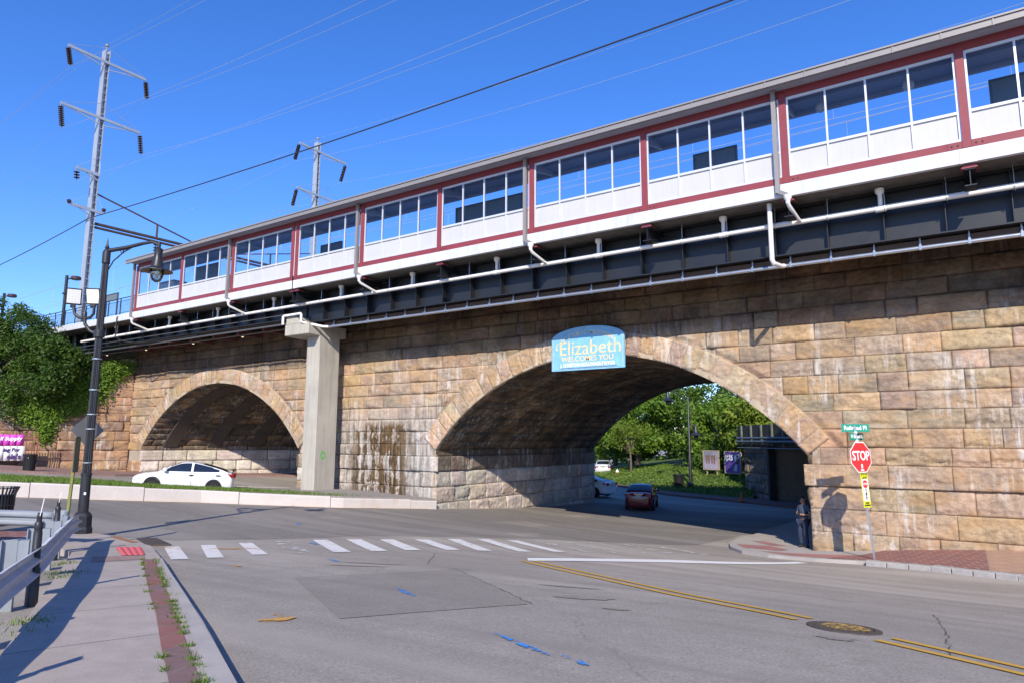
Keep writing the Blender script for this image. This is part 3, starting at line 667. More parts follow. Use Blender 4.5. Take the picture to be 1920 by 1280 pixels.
# wing wall
wd = Vector((-.382, -.924, 0)); wn = Vector((.924, -.382, 0)); w0 = Vector((-49.3, D-.02, 0))
wing = thing('retaining_wall', 'reddish brown stone retaining wall running forward from the left end of the viaduct, partly covered in ivy', 'retaining wall', tuple(w0))
wmap = lambda U, V, H: np.stack([w0.x+wd.x*U+wn.x*H, w0.y+wd.y*U+wn.y*H, V], -1)
wtop = lambda U: np.interp(U, [-.2, .9, 1.0, 2.0, 2.1, 3.1, 3.2, 4.6, 4.7, 7, 7.1, 30], [9.35, 9.35, 8.75, 8.75, 7.6, 7.6, 6.6, 6.6, 5.5, 5.5, 4.9, 4.9])
m = Masonry(); m.run(0, 26, [.2, .95, 1.6, 2.25, 2.95, 3.6, 4.25, 4.9, 5.5, 6.05, 6.6, 7.15, 7.7, 8.25, 8.8, 9.35], wmap, RED, (.9, 2.0), .075, .13, 81, keep=lambda U, V: V <= wtop(U)+.06)
m.build('stone_face', st_red, wing, flip=True)
mb = MB()
for a, b, z in ((.02, .97, 9.3), (.97, 2.05, 8.7), (2.05, 3.15, 7.55), (3.15, 4.65, 6.55), (4.65, 7.05, 5.45), (7.05, 26, 4.85)):
    c = w0+wd*((a+b)/2)-wn*.8; mb.box((c.x, c.y, z/2), (b-a, 1.5, z), math.atan2(wd.y, wd.x))
mb.build('backing', paint('backing_stone', (.2, .14, .1), .95, var=.3), wing)

# ------------------------------------------------------------------ platform
white = paint('white_fascia', (.58, .595, .63), .6, var=.07, scale=1.2, streak=.3)
panelw = paint('white_panel', (.52, .52, .525), .5, var=.06, streak=.1, scale=1)
alu = paint('aluminium_frame', (.66, .67, .69), .35, .25, var=.05, scale=2)
red = paint('maroon_steel', (.24, .045, .055), .45, var=.12, scale=2, bmp=.05)
grey = paint('grey_gutter', (.27, .255, .25), .5, .2, var=.08, scale=1)
dsteel = paint('blue_black_steel', (.014, .0155, .019), .42, .0, var=.25, scale=1.2, spec=.5)
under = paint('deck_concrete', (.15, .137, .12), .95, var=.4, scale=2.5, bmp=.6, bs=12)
conc = paint('pier_concrete', (.44, .41, .35), .9, var=.2, scale=.9, bmp=.35, bs=25, streak=.45)
pvc = paint('white_pipe', (.78, .76, .73), .4, var=.05)
steelz = paint('galvanised_pipe', (.55, .57, .60), .3, .8, var=.1)
rustc = paint('brown_steel', (.10, .065, .05), .7, .2, var=.3)
YF = 21.47; ZT = 11.6; ZB = 11.19
plat = thing('station_platform', 'white edged raised railway platform on dark steel girders in front of the viaduct', 'platform', (-20, YF, ZB))
mb = MB(); mb.bx(-75, 8, YF, YF+.16, ZB, ZT); mb.build('fascia', white, plat)
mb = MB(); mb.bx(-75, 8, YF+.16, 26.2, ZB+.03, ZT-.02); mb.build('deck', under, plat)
mb = MB(); mb.bx(-75, 8, YF+.17, 26.1, ZT-.018, ZT+.002); mb.build('paving', paint('platform_paving', (.46, .45, .43), .9, var=.1), plat)
colX = [.34-4.685*k for k in range(0, 7)]+[-28.1-5.07*k for k in range(4)]
colX = [5.03]+colX
for x in colX:
    mb = MB(); mb.bx(x-.2, x+.2, YF-.012, YF+.05, ZB-.01, ZT-.01); mb.build('concrete_pad', paint('patched_concrete', (.62, .62, .63), .8, var=.12, scale=3), plat)
mb = MB()
mb.bx(-28.3, 8, 22.855, 22.885, 9.64, 11.2); mb.bx(-28.3, 8, 22.5, 23.2, 9.6, 9.64)
mb.bx(-75, -28.5, 22.855, 22.885, 9.96, 11.2); mb.bx(-75, -28.5, 22.5, 23.2, 9.92, 9.96)
mb.bx(-75, 8, 22.6, 23.14, 11.14, 11.18); mb.build('girder', dsteel, plat)
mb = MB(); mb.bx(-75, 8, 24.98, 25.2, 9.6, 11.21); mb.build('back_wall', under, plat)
x = 7.5
while x > -70:
    zb = 9.645 if x > -28.4 else 9.965
    if not -28.7 < x < -28.1:
        mb = MB(); mb.bx(x-.012, x+.012, 22.55, 22.855, zb, 11.14); mb.build('stiffener', dsteel, plat)
    x -= 1.5616
for x in colX:
    mb = MB(); z0, z1 = 10.57, 11.06
    mb.bx(x-.14, x+.14, 21.58, 22.12, z0, z0+.03); mb.bx(x-.14, x+.14, 21.58, 22.85, z1-.03, z1); mb.bx(x-.012, x+.012, 21.62, 22.12, z0+.03, z1-.03); mb.bx(x-.012, x+.012, 22.12, 22.85, z1-.22, z1-.03)
    b = mb.build('bracket', dsteel, plat)
    mb = MB(); mb.prism([(-.2, 0), (.2, 0), (.13, .1), (-.13, .1)], (x, 21.56, z1), (1, 0, 0), (0, 0, 1), (0, .34, 0)); mb.build('bearing', red, b)
for x in np.arange(-47, -29, 2.4):
    mb = MB(); mb.bx(x-.1, x+.1, 23.25, 24.9, 9.66, 9.94); mb.build('cross_beam', paint('red_oxide', (.16, .06, .05), .7), plat)
lampglow = emit_mat('lit_lamp', (1., .8, .5), 1.2)
for x in (-35.3, -40.4, -46, -51.3):
    t = thing('underdeck_lamp', {-35.3: 'small lit lamp under the platform, nearest the concrete pier', -40.4: 'small lit lamp under the platform above the middle of the left arch', -46: 'small lit lamp under the platform at the left end of the arch', -51.3: 'small lit lamp under the platform beside the street lamp pole'}[x], 'lamp', (x, 23.8, 9.66), 'lit lamps under the platform')
    mb = MB(); mb.lathe([(.05, .32), (.05, .1), (.13, .06), (.13, 0)], (x, 23.8, 9.66), 10); mb.build('housing', dsteel, t)
    mb = MB(); mb.lathe([(.07, 0), (.05, -.03), (.02, -.04)], (x, 23.8, 9.658), 10); mb.build('bulb', lampglow, t)

# concrete pier that carries the platform girders
pier = thing('concrete_pier', 'square grey concrete column with a wide cap standing between the two arches', 'column', (-27.8, 23.5, 1.2))
mb = MB(); mb.prism([(-28.32, 22.84), (-27.34, 22.84), (-27.34, 24.18), (-28.32, 24.18)], (0, 0, .3), (1, 0, 0), (0, 1, 0), (0, 0, 8.66)); mb.build('shaft', conc, pier, bevel=.035)
mb = MB(); mb.prism([(22.1, 9.53), (24.6, 9.53), (24.6, 8.98), (24.18, 8.93), (22.84, 8.93), (22.1, 8.96)], (-29.2, 0, 0), (0, 1, 0), (0, 0, 1), (1.85, 0, 0)); mb.build('cap', conc, pier, bevel=.03)
mb = MB(); mb.prism([(-29.17, 9.535), (-28.05, 9.535), (-28.3, 9.9), (-28.55, 9.93), (-29.17, 9.93)], (0, 22.14, 0), (1, 0, 0), (0, 0, 1), (0, 1.5, 0)); mb.build('bearing_block', conc, pier, bevel=.02)
grn = worn_paint('green_graffiti', (.15, .5, .12), .3, 4)
mb = MB()
for i in range(16):
    a, b = i/16*2*math.pi, (i+1)/16*2*math.pi
    for r0, r1 in ((.09, .17),):
        mb.add([(-27.332, 23.35+r*math.cos(t), 2.95+1.25*r*math.sin(t)) for r, t in ((r0, a), (r1, a), (r1, b), (r0, b))], [(0, 1, 2, 3)])
mb.build('graffiti_ring', grn, pier)

# ------------------------------------------------------------------ glazed shelter
glass = glass_mat('shelter_glass', (.84, .89, .96), .03)
YS = 21.52
sh = thing('platform_shelter', 'long glazed platform shelter with white lower panels, maroon posts and grey roof edge', 'shelter', (-20, YS, ZT))
roofm = paint('roof_underside', (.36, .38, .46), .6, var=.1)
mb = MB(); mb.add([(-43.6, 21.02, 14.85), (8, 21.02, 14.85), (8, 23.6, 14.78), (-43.6, 23.6, 14.78), (-43.6, 21.02, 14.7), (8, 21.02, 14.7), (8, 23.6, 14.62), (-43.6, 23.6, 14.62)], [(0,1,2,3),(7,6,5,4),(0,4,5,1),(1,5,6,2),(2,6,7,3),(3,7,4,0)]); mb.build('roof', roofm, sh)
mb = MB(); mb.bx(-43.75, 8, 20.9, 21.02, 14.62, 14.8); mb.bx(-43.75, 8, 20.86, 21.06, 14.8, 14.85)
x = 7.
while x > -43.5: mb.bx(x-.018, x+.018, 20.88, 20.9, 14.6, 14.82); x -= 1.17
mb.build('gutter', grey, sh)
mb = MB(); x = 7.4
while x > -43.5: mb.box((x, 21.1, 14.88), (.05, .05, .06)); x -= .6
mb.build('roof_clips', rustc, sh)
mb = MB(); mb.bx(-43.3, 8, YS-.02, YS+.1, 14.43, 14.72); mb.build('eaves_beam', red, sh)
mb = MB(); mb.bx(-43.4, 8, YS-.035, YS+.08, ZT+.005, ZT+.22); mb.build('sole_beam', red, sh)
mb = MB(); mb.bx(-43.3, 8, 23.2, 23.3, 14.5, 14.62); mb.build('purlin', roofm, sh)
mb = MB(); mb.bx(-43.3, 8, 22.3, 22.4, 14.55, 14.68); mb.build('purlin', roofm, sh)
for x in colX:
    mb = MB(); mb.bx(x-.1, x+.1, YS-.05, YS+.13, ZT+.02, 14.55); c = mb.build('post', red, sh)
    mb = MB(); mb.prism([(YS+.13, 14.66), (23.25, 14.66), (23.25, 14.5), (YS+.13, 14.15)], (x-.04, 0, 0), (0, 1, 0), (0, 0, 1), (.08, 0, 0)); mb.build('roof_bracket', roofm, sh)
    for s in (-1, 1):
        mb = MB(); mb.bx(x+s*.11-(.34 if s < 0 else 0), x+s*.11+(.34 if s > 0 else 0), YS-.048, YS-.034, ZT+.01, ZT+.215)
        pl = mb.build('splice_plate', red, sh)
        mb = MB()
        for k in (.1, .24): mb.lathe([(.028, 0), (.028, .014), (.0, .02)], (x+s*(.11+k), YS-.048, ZT+.11), 8, (0, -1, 0))
        mb.build('bolts', rustc, pl)
dsX = [x for i, x in enumerate(colX) if i in (2, 4, 6, 9, 11)]
for x in dsX:
    mb = MB(); xx = x-.24
    mb.bx(xx-.065, xx+.065, YS-.19, YS-.06, 11.3, 14.72); b = mb.build('downspout', grey, sh)
    mb = MB(); mb.bar((xx, YS-.125, 11.36), (xx+.28, YS-.16, 11.18), .12, .12); mb.build('downspout_shoe', grey, b)
bayends = sorted(colX)
for a, b in zip(bayends[:-1], bayends[1:]):
    if b-a < 1:
        n = 1
    else: n = 4
    x0, x1 = a+.11, b-.11
    bay = None
    mb = MB(); f = .055
    y0, y1 = YS+.0, YS+.07
    mb.bx(x0, x1, y0, y1, 11.825, 11.9); mb.bx(x0, x1, y0, y1, 14.34, 14.425); mb.bx(x0, x1, y0-.004, y1+.004, 12.62, 12.7)
    xs = [x0+f/2+(x1-x0-f)*k/n for k in range(n+1)]
    for k, x in enumerate(xs): mb.bx(x-f/2, x+f/2, y0-.002, y1+.002, 11.9, 14.34)
    bay = mb.build('window_bay', alu, sh)
    for k in range(n):
        mb = MB(); mb.bx(xs[k]+f/2, xs[k+1]-f/2, YS+.045, YS+.065, 11.9, 12.62); mb.build('infill_panel', panelw, bay)
        mb = MB(); mb.add([(xs[k]+f/2, YS+.035, 12.7), (xs[k+1]-f/2, YS+.035, 12.7), (xs[k+1]-f/2, YS+.035, 14.34), (xs[k]+f/2, YS+.035, 14.34)], [(0, 1, 2, 3)]); mb.build('glass_pane', glass, bay)
mb = MB(); mb.bx(-43.36, -43.3, YS+.1, 23.2, 11.65, 12.6); mb.build('end_panel', panelw, sh)
# things seen through the glass
scrm = paint('screen_dark', (.15, .18, .19), .5, .1, var=.15); frm = paint('screen_frame', (.10, .11, .12), .4, .3)
for lab, x0, x1, z0, z1 in (('dark windscreen panel inside the shelter, widest of the row', -18.95, -15.3, 12.4, 14.15), ('dark notice board on two legs inside the shelter, third bay from the right edge', -7.86, -6.28, 13.3, 14.03), ('tall dark timetable case inside the shelter at the far right', 1.02, 2.2, 11.7, 14.18), ('dark notice board inside the shelter, in front of the distant transmission mast', -28.1, -26.5, 13.1, 13.87), ('broad dark windscreen near the left end of the shelter', -39.9, -37.4, 12.4, 14.33), ('black empty sign frame on the open platform left of the shelter', -51.05, -49.4, 13.35, 13.9)):
    t = thing('platform_board', lab, 'notice board', ((x0+x1)/2, 23.3, ZT), 'boards standing on the platform')
    mb = MB(); mb.bx(x0+.07, x1-.07, 23.28, 23.32, z0, z1-.06); mb.build('panel', scrm, t)
    mb = MB(); mb.bx(x0, x1, 23.25, 23.35, z1-.06, z1); mb.build('cap', frm, t)
    for x in (x0+.035, x1-.035): mb = MB(); mb.bx(x-.035, x+.035, 23.25, 23.35, ZT, z1-.06); mb.build('leg', frm, t)
t = thing('equipment_cabinet', 'pale grey green cabinet inside the left end of the shelter behind the lantern', 'cabinet', (-44.1+2, 23, ZT))
mb = MB(); mb.bx(-43.0, -41.2, 22.7, 23.5, ZT, 13.55); mb.build('body', paint('pale_green', (.42, .48, .46), .5), t, bevel=.02)
mb = MB(); mb.bx(-43.05, -41.15, 22.65, 23.55, 13.555, 13.63); mb.build('lid', grey, t)
for x, lb in ((-3.4, 'dome camera'), (-.95, 'round lamp')):
    t = thing('dome_camera' if x < -2 else 'ceiling_lamp', 'white half dome %s hanging under the shelter roof %s' % (lb, 'beside a grey downspout' if x < -2 else 'in the bay at the right'), 'camera' if x < -2 else 'lamp', (x, 22.6, 14.5))
    mb = MB(); mb.tube([(x, 22.6, 14.62), (x, 22.6, 14.42)], .03); mb.lathe([(.14, 14.42), (.16, 14.3), (.12, 14.2), (.03, 14.14)], (x, 22.6, 0), 14); mb.build('housing', white, t, True)

# ------------------------------------------------------------------ drain pipe under the deck
dp = thing('drain_pipe', 'long white drain pipe hung along under the platform edge', 'pipe', (-20, 22.34, 10.56))
YP = 22.34; ZP = 10.56
mb = MB(); mb.tube([(8, YP, ZP+.03), (-20, YP, ZP), (-27, YP, ZP), (-52, YP, ZP-.06)], .085, 12); mb.build('main_pipe', pvc, dp, True)
x = 6.
k = 0
while x > -51:
    mb = MB(); mb.tube([(x, YP, ZB), (x, YP, ZP+.12)], .012, 6)
    mb.tube([(x+.105*math.cos(a)*0, YP+.105*math.cos(a), ZP+.105*math.sin(a)) for a in np.linspace(math.pi/2, math.pi*2.5, 13)], .012, 5)
    mb.build('hanger', steelz, dp); x -= 1.56
fx = [a+(b-a)*.52 for a, b in zip(bayends[:-1], bayends[1:]) if b-a > 1]+[-47.2]
for x in fx:
    mb = MB(); mb.lathe([(.13, 11.18), (.13, 11.09), (.115, 11.05), (.065, 10.99), (.065, 10.58)], (x, YP, 0), 14, caps=False); mb.build('funnel', pvc, dp, True)
    mb = MB(); mb.tube([(x-.14, YP, ZP), (x+.14, YP, ZP)], .1, 12); mb.build('coupling', pvc, dp, True)
for x in dsX:
    xx = x-.24+.28
    mb = MB(); mb.lathe([(.12, 11.18), (.12, 11.08), (.075, 11.02), (.062, 10.9)], (xx, YS-.16, 0), 14, caps=False)
    mb.tube([(xx, YS-.16, 10.92), (xx+.02, YS-.1, 10.84), (xx+.12, YP-.2, 10.6), (xx+.16, YP, ZP)], .06, 10); mb.build('spout_branch', pvc, dp, True)
mb = MB(); mb.tube([(-4.98, 21.9, ZB), (-4.98, 21.9, 9.36), (-4.96, 21.96, 9.26), (-4.85, 22.5, 9.26), (-4.8, 22.68, 9.3)], .075, 12); mb.build('drop_pipe', pvc, dp, True)
mb = MB(); mb.tube([(-29.25, 22.0, 9.55), (-29.25, 22.0, 9.95), (-29.2, 22.02, 10.0), (-27.9, 22.02, 10.0), (-27.85, 22.02, 9.95), (-27.85, 22.02, 9.6), (-27.7, 22.1, 9.52), (-26.9, 22.6, 9.33), (-26.6, 22.74, 9.31)], .065, 10); mb.build('loop_pipe', pvc, dp, True)

# conduits and cable trays below the girder
cd = thing('conduit', 'shiny galvanised conduit clamped below the right hand girder', 'conduit', (-10, 22.55, 9.25))
mb = MB(); mb.tube([(8, 22.74, 9.31), (-26.8, 22.74, 9.31)], .062, 12); mb.build('tube', steelz, cd, True)
x = 7.4
while x > -26.5:
    mb = MB(); mb.bx(x-.035, x+.035, 22.66, 22.82, 9.24, 9.39); mb.bx(x-.02, x+.02, 22.72, 22.76, 9.39, 9.6); mb.build('clamp', paint('clamp_steel', (.3, .34, .4), .4, .7), cd); x -= 1.2
t = thing('cable_tray', 'rusty brown cable tray running behind the shiny conduit', 'cable tray', (-10, 22.9, 9.4))
mb = MB(); mb.bx(-27, 8, 22.85, 23.25, 9.42, 9.45); mb.bx(-27, 8, 22.82, 22.85, 9.27, 9.56); mb.build('tray', rustc, t)  # front lip added to the tray to stop sunlight leaking below the flange
mb = MB()
for k in range(4): mb.tube([(8, 22.92+.08*k, 9.48), (-27, 22.92+.08*k, 9.48)], .03, 6)
mb.build('cables', paint('cable_sheath', (.22, .19, .13), .7), t)
t = thing('cable_bundle', 'dark conduits and cables strung under the left hand girder', 'conduit', (-40, 23, 9.8))
mb = MB()
for y, z, r in ((22.6, 9.72, .05), (22.75, 9.8, .03), (23.5, 9.7, .05), (22.35, 10.15, .025)): mb.tube([(-29.3, y, z), (-40, y, z-.02), (-75, y, z)], r, 8)
mb.build('conduits', paint('dull_conduit', (.16, .17, .18), .45, .5), t, True)
mb = MB()
for y0 in (21.4, 21.48):
    mb.tube([(-45.2+y0-21.4, y0+.2, 11.55), (-45.3, y0, 11.45), (-45.3-(y0-21.4)*2, y0, 10.2), (-45.2, y0+.3, 9.95), (-44.6, y0+.9, 9.85), (-42, y0+1.1, 9.8), (-38, y0+1.2, 9.82)], .03, 8)
mb.build('loose_cables', paint('cable_black', (.02, .02, .022), .5), t, True)
# railing on the open part of the platform
blk = paint('black_railing', (.018, .018, .022), .45, var=.2)
t = thing('platform_railing', 'black steel railing along the open end of the platform', 'railing', (-50, YF+.1, ZT))
mb = MB(); mb.bx(-74, -43.5, YF+.06, YF+.1, ZT+1.05, ZT+1.1); mb.build('top_rail', blk, t)
mb = MB(); mb.bx(-74, -43.5, YF+.07, YF+.09, ZT+.88, ZT+.91); mb.bx(-74, -43.5, YF+.07, YF+.09, ZT+.1, ZT+.13); mb.build('rails', blk, t)
for i in range(20): x = -43.7-i*1.55; mb = MB(); mb.bx(x-.025, x+.025, YF+.055, YF+.105, ZT, ZT+1.05); mb.build('post', blk, t)
mb = MB()
for i in range(220): x = -43.7-i*.14; mb.bx(x-.006, x+.006, YF+.074, YF+.086, ZT+.13, ZT+.88)
tag(mb.build('bars', blk, t), kind=None)
# small platform lights
for x, lb in ((-55.2, 'black platform lamp with a short arm standing by the transmission mast'), (-66.5, 'black platform lamp with a short arm rising above the bushes')):
    t = thing('platform_lamp', lb, 'lamp', (x, 22.3, ZT), 'platform lamps')
    mb = MB(); mb.tube([(x, 22.3, ZT), (x, 22.3, ZT+4.1)], .11, 10); mb.build('pole', blk, t, True)
    mb = MB(); mb.lathe([(.18, .1), (.2, .03), (.2, -.02)], (x, 22.3, ZT+2.7), 10); mb.build('collar', blk, t)
    mb = MB(); mb.tube([(x, 22.3, ZT+3.85), (x+.45, 22.5, ZT+3.85)], .05, 8); mb.lathe([(.3, .12), (.34, .05), (.34, -.1), (.28, -.12)], (x+.75, 22.6, ZT+3.85), 16); h = mb.build('lamp_head', blk, t)
    mb = MB(); mb.lathe([(.345, .03), (.345, -.01)], (x+.75, 22.6, ZT+3.85), 16, caps=False); mb.build('red_band', red, h)

# ------------------------------------------------------------------ transmission masts and wires
galv = paint('mast_steel', (.46, .49, .53), .5, .45, var=.12, scale=.8, streak=.12)
inm = paint('insulator_brown', (.035, .015, .012), .3, spec=.6); caps_ = paint('insulator_cap', (.35, .33, .3), .5, .5)
XM = -57.
def insulator(par, top, bot, n=10, name='insulator', r=.2):
    top, bot = Vector(top), Vector(bot); ax = (bot-top).normalized(); L = (bot-top).length
    prof = [(.02, 0)]
    for k in range(n):
        z = L*(.1+.86*k/n); s = L*.86/n; prof += [(.05, z), (r, z+s*.25), (r*.95, z+s*.45), (.05, z+s*.6)]
    mb = MB(); mb.lathe(prof+[(.02, L)], top, 10, ax); mb.build(name, inm, par, True)
def mast(y, zt, lab, arms, zb):
    t = thing('transmission_mast', lab, 'mast', (XM, y, zb), 'steel transmission masts')
    mb = MB(); w = .17
    for s in (-1, 1): mb.bx(XM-.32, XM+.32, y+s*w-.02, y+s*w+.02, zb, zt)
    mb.bx(XM-.05, XM-.01, y-w+.02, y+w-.02, zb, zt); z = zb+2
    while z < zt-.4:
        mb.bx(XM+.27, XM+.3, y-w+.02, y+w-.02, z, z+.04); z += .62
    mb.build('column', galv, t)
    mb = MB(); mb.lathe([(.05, 0), (.05, .35), (.14, .4), (.14, .55), (.04, .6)], (XM, y, zt), 8); mb.build('top_fitting', caps_, t)
    for (ya, yb, z, ia, ib) in arms:
        mb = MB(); mb.bar((XM+.36, ya, z+.1), (XM+.36, yb, z-.02), .1, .22); a = mb.build('cross_arm', galv, t)
        mb = MB(); mb.bar((XM+.3, y-w, z-.45), (XM+.36, ya+.6, z), .05, .08); mb.bar((XM+.3, y+w, z-.5), (XM+.36, yb-.6, z-.1), .05, .08)
        for ye, zz in ((ya, z+.1), (yb, z)): mb.tube([(XM+.3, y+(-w if ye < y else w), z+1.3), (XM+.36, ye, zz+.1)], .018, 5)
        mb.build('arm_braces', galv, a)
        if ia: insulator(a, (XM+.36, ya, z), ia)
        if ib: insulator(a, (XM+.36, yb, z-.1), ib)
    return t
m1 = mast(24.3, 35.3, 'tall grey steel transmission mast left of the shelter with two long cross arms', [(21.35, 27.4, 34.1, (XM+.36, 21.65, 32.6), (XM+.36, 27.65, 32.4)), (21.25, 27.3, 29.25, (XM+.36, 21.5, 27.4), (XM+.36, 27.55, 27.4)), (22.78, 24.5, 24.55, None, None), (22.5, 25.05, 21.55, None, None)], 10.3)
mb = MB(); mb.tube([(XM+.36, 22.8, 24.5), (XM+.36, 22.85, 24.3)], .03); mb.build('insulator_pin', caps_, m1)
insulator(m1, (XM+.36, 22.82, 24.4), (XM+.36, 22.88, 23.65), 3, r=.22)
for y in (22.5, 25.05): mb = MB(); mb.lathe([(.04, 0), (.16, .15), (.16, .3), (.05, .36)], (XM+.36, y, 21.6), 8); mb.build('lamp_fitting', inm, m1)
m2 = mast(46.15, 35.6, 'grey steel transmission mast rising behind the shelter roof', [(43.5, 49.85, 34.4, (XM+.36, 43.0, 32.4), (XM+.36, 49.2, 32.0)), (43.45, 49.8, 29.5, (XM+.36, 43.0, 27.4), (XM+.36, 49.3, 27.5))], 10.3)
t = thing('catenary_beam', 'rusty brown beam spanning the tracks between the two masts with a slanting tie rod', 'beam', (XM, 35, 20.6))
mb = MB(); mb.bar((XM, 24.6, 20.65), (XM, 45.8, 20.8), .3, .16); mb.bar((XM, 24.6, 20.35), (XM, 45.8, 20.5), .3, .12); mb.build('beam', rustc, t)
mb = MB(); mb.bar((XM, 24.6, 23.1), (XM, 33.4, 21.0), .1, .1); mb.bar((XM, 45.8, 23.1), (XM, 37, 21.0), .1, .1); mb.build('tie_rod', rustc, t)
mb = MB(); mb.bar((XM, 29.6, 20.7), (XM, 29.6, 21.9), .12, .12); mb.bar((XM, 41, 20.7), (XM, 41, 21.9), .12, .12); mb.build('hanger', rustc, t)
for y in (29.6, 33.6): insulator(t, (XM, y, 20.3), (XM, y, 19.4), 3, r=.2)
wl = paint('bright_wire', (.40, .45, .5), .5, .2); wd_ = paint('dark_wire', (.03, .03, .035), .6)
def wire(lab, y, z, sag, r, mat, xa=XM+.36, group='overhead wires', z2=None, span=82.):
    pts = []
    for s in (-1, 1):
        seg = []
        for i in range(25):
            u = i/24; x = xa+s*span*u; zz = z-4*(sag if s > 0 or r < .03 else 2.1)*u*(1-u)+(0 if z2 is None else (z2-z)*u*max(s, 0)); seg.append((x, y, zz))
        pts = seg[::-1][:-1]+pts if s < 0 else pts+seg
    mb = MB(); mb.tube(pts, r, 5); o = mb.build('overhead_wire', mat, None, True); tag(o, lab, 'wire', group)
for lab, y, z, sag, r, m in (('thin pale wire from the very top of the left mast', 24.3, 35.85, 1.4, .013, wl), ('thin pale wire from the upper outer insulator of the left mast', 21.65, 32.55, 2.2, .016, wl), ('thin pale wire from the upper inner insulator of the left mast', 27.65, 32.35, 2.2, .016, wl), ('thin pale wire from the lower outer insulator of the left mast', 21.5, 27.35, 2.2, .016, wl), ('thin pale wire from the lower inner insulator of the left mast', 27.55, 27.35, 2.2, .016, wl),
        ('thin pale wire from the short third arm of the left mast', 22.88, 23.65, 1.6, .014, wl), ('thick black cable clamped to the left mast below its arms', 24.0, 20.85, .85, .036, wd_), ('thin pale wire from the top of the mast behind the roof', 46.15, 36.1, 1.4, .016, wl), ('thin pale wire from the upper near insulator of the mast behind the roof', 43., 32.3, 2.2, .02, wl), ('thin pale wire from the upper far insulator of the mast behind the roof', 49.2, 31.95, 2.2, .02, wl), ('thin pale wire from the lower near insulator of the mast behind the roof', 43., 27.35, 2.2, .02, wl), ('thin pale wire from the lower far insulator of the mast behind the roof', 49.3, 27.4, 2.2, .02, wl)):
    wire(lab, y, z, sag, r if r > .03 else r*.62, m)
for y, lb in ((29.6, 'nearer track'), (33.6, 'farther track')):
    wire('messenger wire hung over the %s' % lb, y, 19.4, 1.0, .016, wl, XM); wire('contact wire strung level over the %s' % lb, y, 17.0, .03, .014, wl, XM)
t = MB()
for x in range(-100, 20, 6):
    u = abs(x-XM)/82; t.tube([(x, 29.6, 17), (x, 29.6, 19.4-4*u*(1-u))], .008, 4); t.tube([(x, 33.6, 17), (x, 33.6, 19.4-4*u*(1-u))], .008, 4)
tag(t.build('dropper_wires', wl), 'short upright dropper wires between the contact and messenger wires', 'wire', None, 'stuff')

# ------------------------------------------------------------------ welcome sign
blue = paint('sign_blue', (.22, .50, .73), .6, var=.22, scale=2.5, streak=.25)
gold = paint('gold_lettering', (.74, .60, .33), .6, var=.25, scale=8); cream = paint('cream_lettering', (.80, .76, .64), .6, var=.1, scale=8)
ws = thing('welcome_sign', 'light blue arched board with gold lettering hung over the crown of the right arch', 'sign', (-13, 24.6, 6.58))
sx0, sx1, sz0, sz1, szt = -14.67, -11.33, 6.58, 7.86, 8.36
arc = [(sx1, sz0), (sx1, sz1)]+[((sx0+sx1)/2+(sx1-sx0)/2*math.cos(a), sz1+(szt-sz1)*math.sin(a)) for a in np.linspace(0, math.pi, 25)[1:-1]]+[(sx0, sz1), (sx0, sz0)]
mb = MB(); mb.prism(arc, (0, 24.56, 0), (1, 0, 0), (0, 0, 1), (0, .07, 0)); mb.build('board', blue, ws)
mb = MB()
for x in (-14.2, -11.8):
    for z in (6.9, 7.7): mb.bar((x, 24.62, z), (x, 24.86, z), .06, .06)
mb.build('wall_bracket', rustc, ws)
mb = MB(); k = .93; cx, cz = (sx0+sx1)/2, 7.35
inn = [(cx+(x-cx)*.95, cz+(z-cz)*.92) for x, z in arc]
for (x0, z0), (x1, z1) in zip(inn, inn[1:]+inn[:1]): mb.bar((x0, 24.556, z0), (x1, 24.556, z1), .006, .022, (0, -1, 0))
mb.build('gold_border', gold, ws)
U, Vv = (1, 0, 0), (0, 0, 1)
for i, ch in enumerate('HISTORIC MIDTOWN'):
    if ch == ' ': continue
    s = (i-7.5)/7.5; x = cx+s*1.12; z = 8.10-.27*s*s; an = -.42*s
    text('lettering', ch, .26, (x, 24.56, z), (math.cos(an), 0, math.sin(an)), (-math.sin(an), 0, math.cos(an)), gold, ws, .004, sx=.8)
text('lettering', 'Elizabeth', .82, (cx+.12, 24.56, 7.46), U, Vv, gold, ws, .0, sx=.98)
mb = MB(); mb.tube([(cx-1.15, 24.556, 7.74), (cx-1.35, 24.556, 7.70), (cx-1.45, 24.556, 7.55), (cx-1.4, 24.556, 7.42)], [.012, .02, .028, .035], 6); mb.build('flourish', gold, ws)
text('lettering', 'WELCOMES YOU', .31, (cx, 24.56, 7.03), U, Vv, gold, ws, .005)
text('lettering', 'J. CHRISTIAN BOLLWAGE-MAYOR', .2, (cx, 24.56, 6.79), U, Vv, cream, ws, .008, sx=.82)
mb = MB(); mb.bx(cx-1.3, cx+1.35, 24.553, 24.56, 6.665, 6.685); mb.build('underline', paint('navy_line', (.03, .06, .15)), ws)

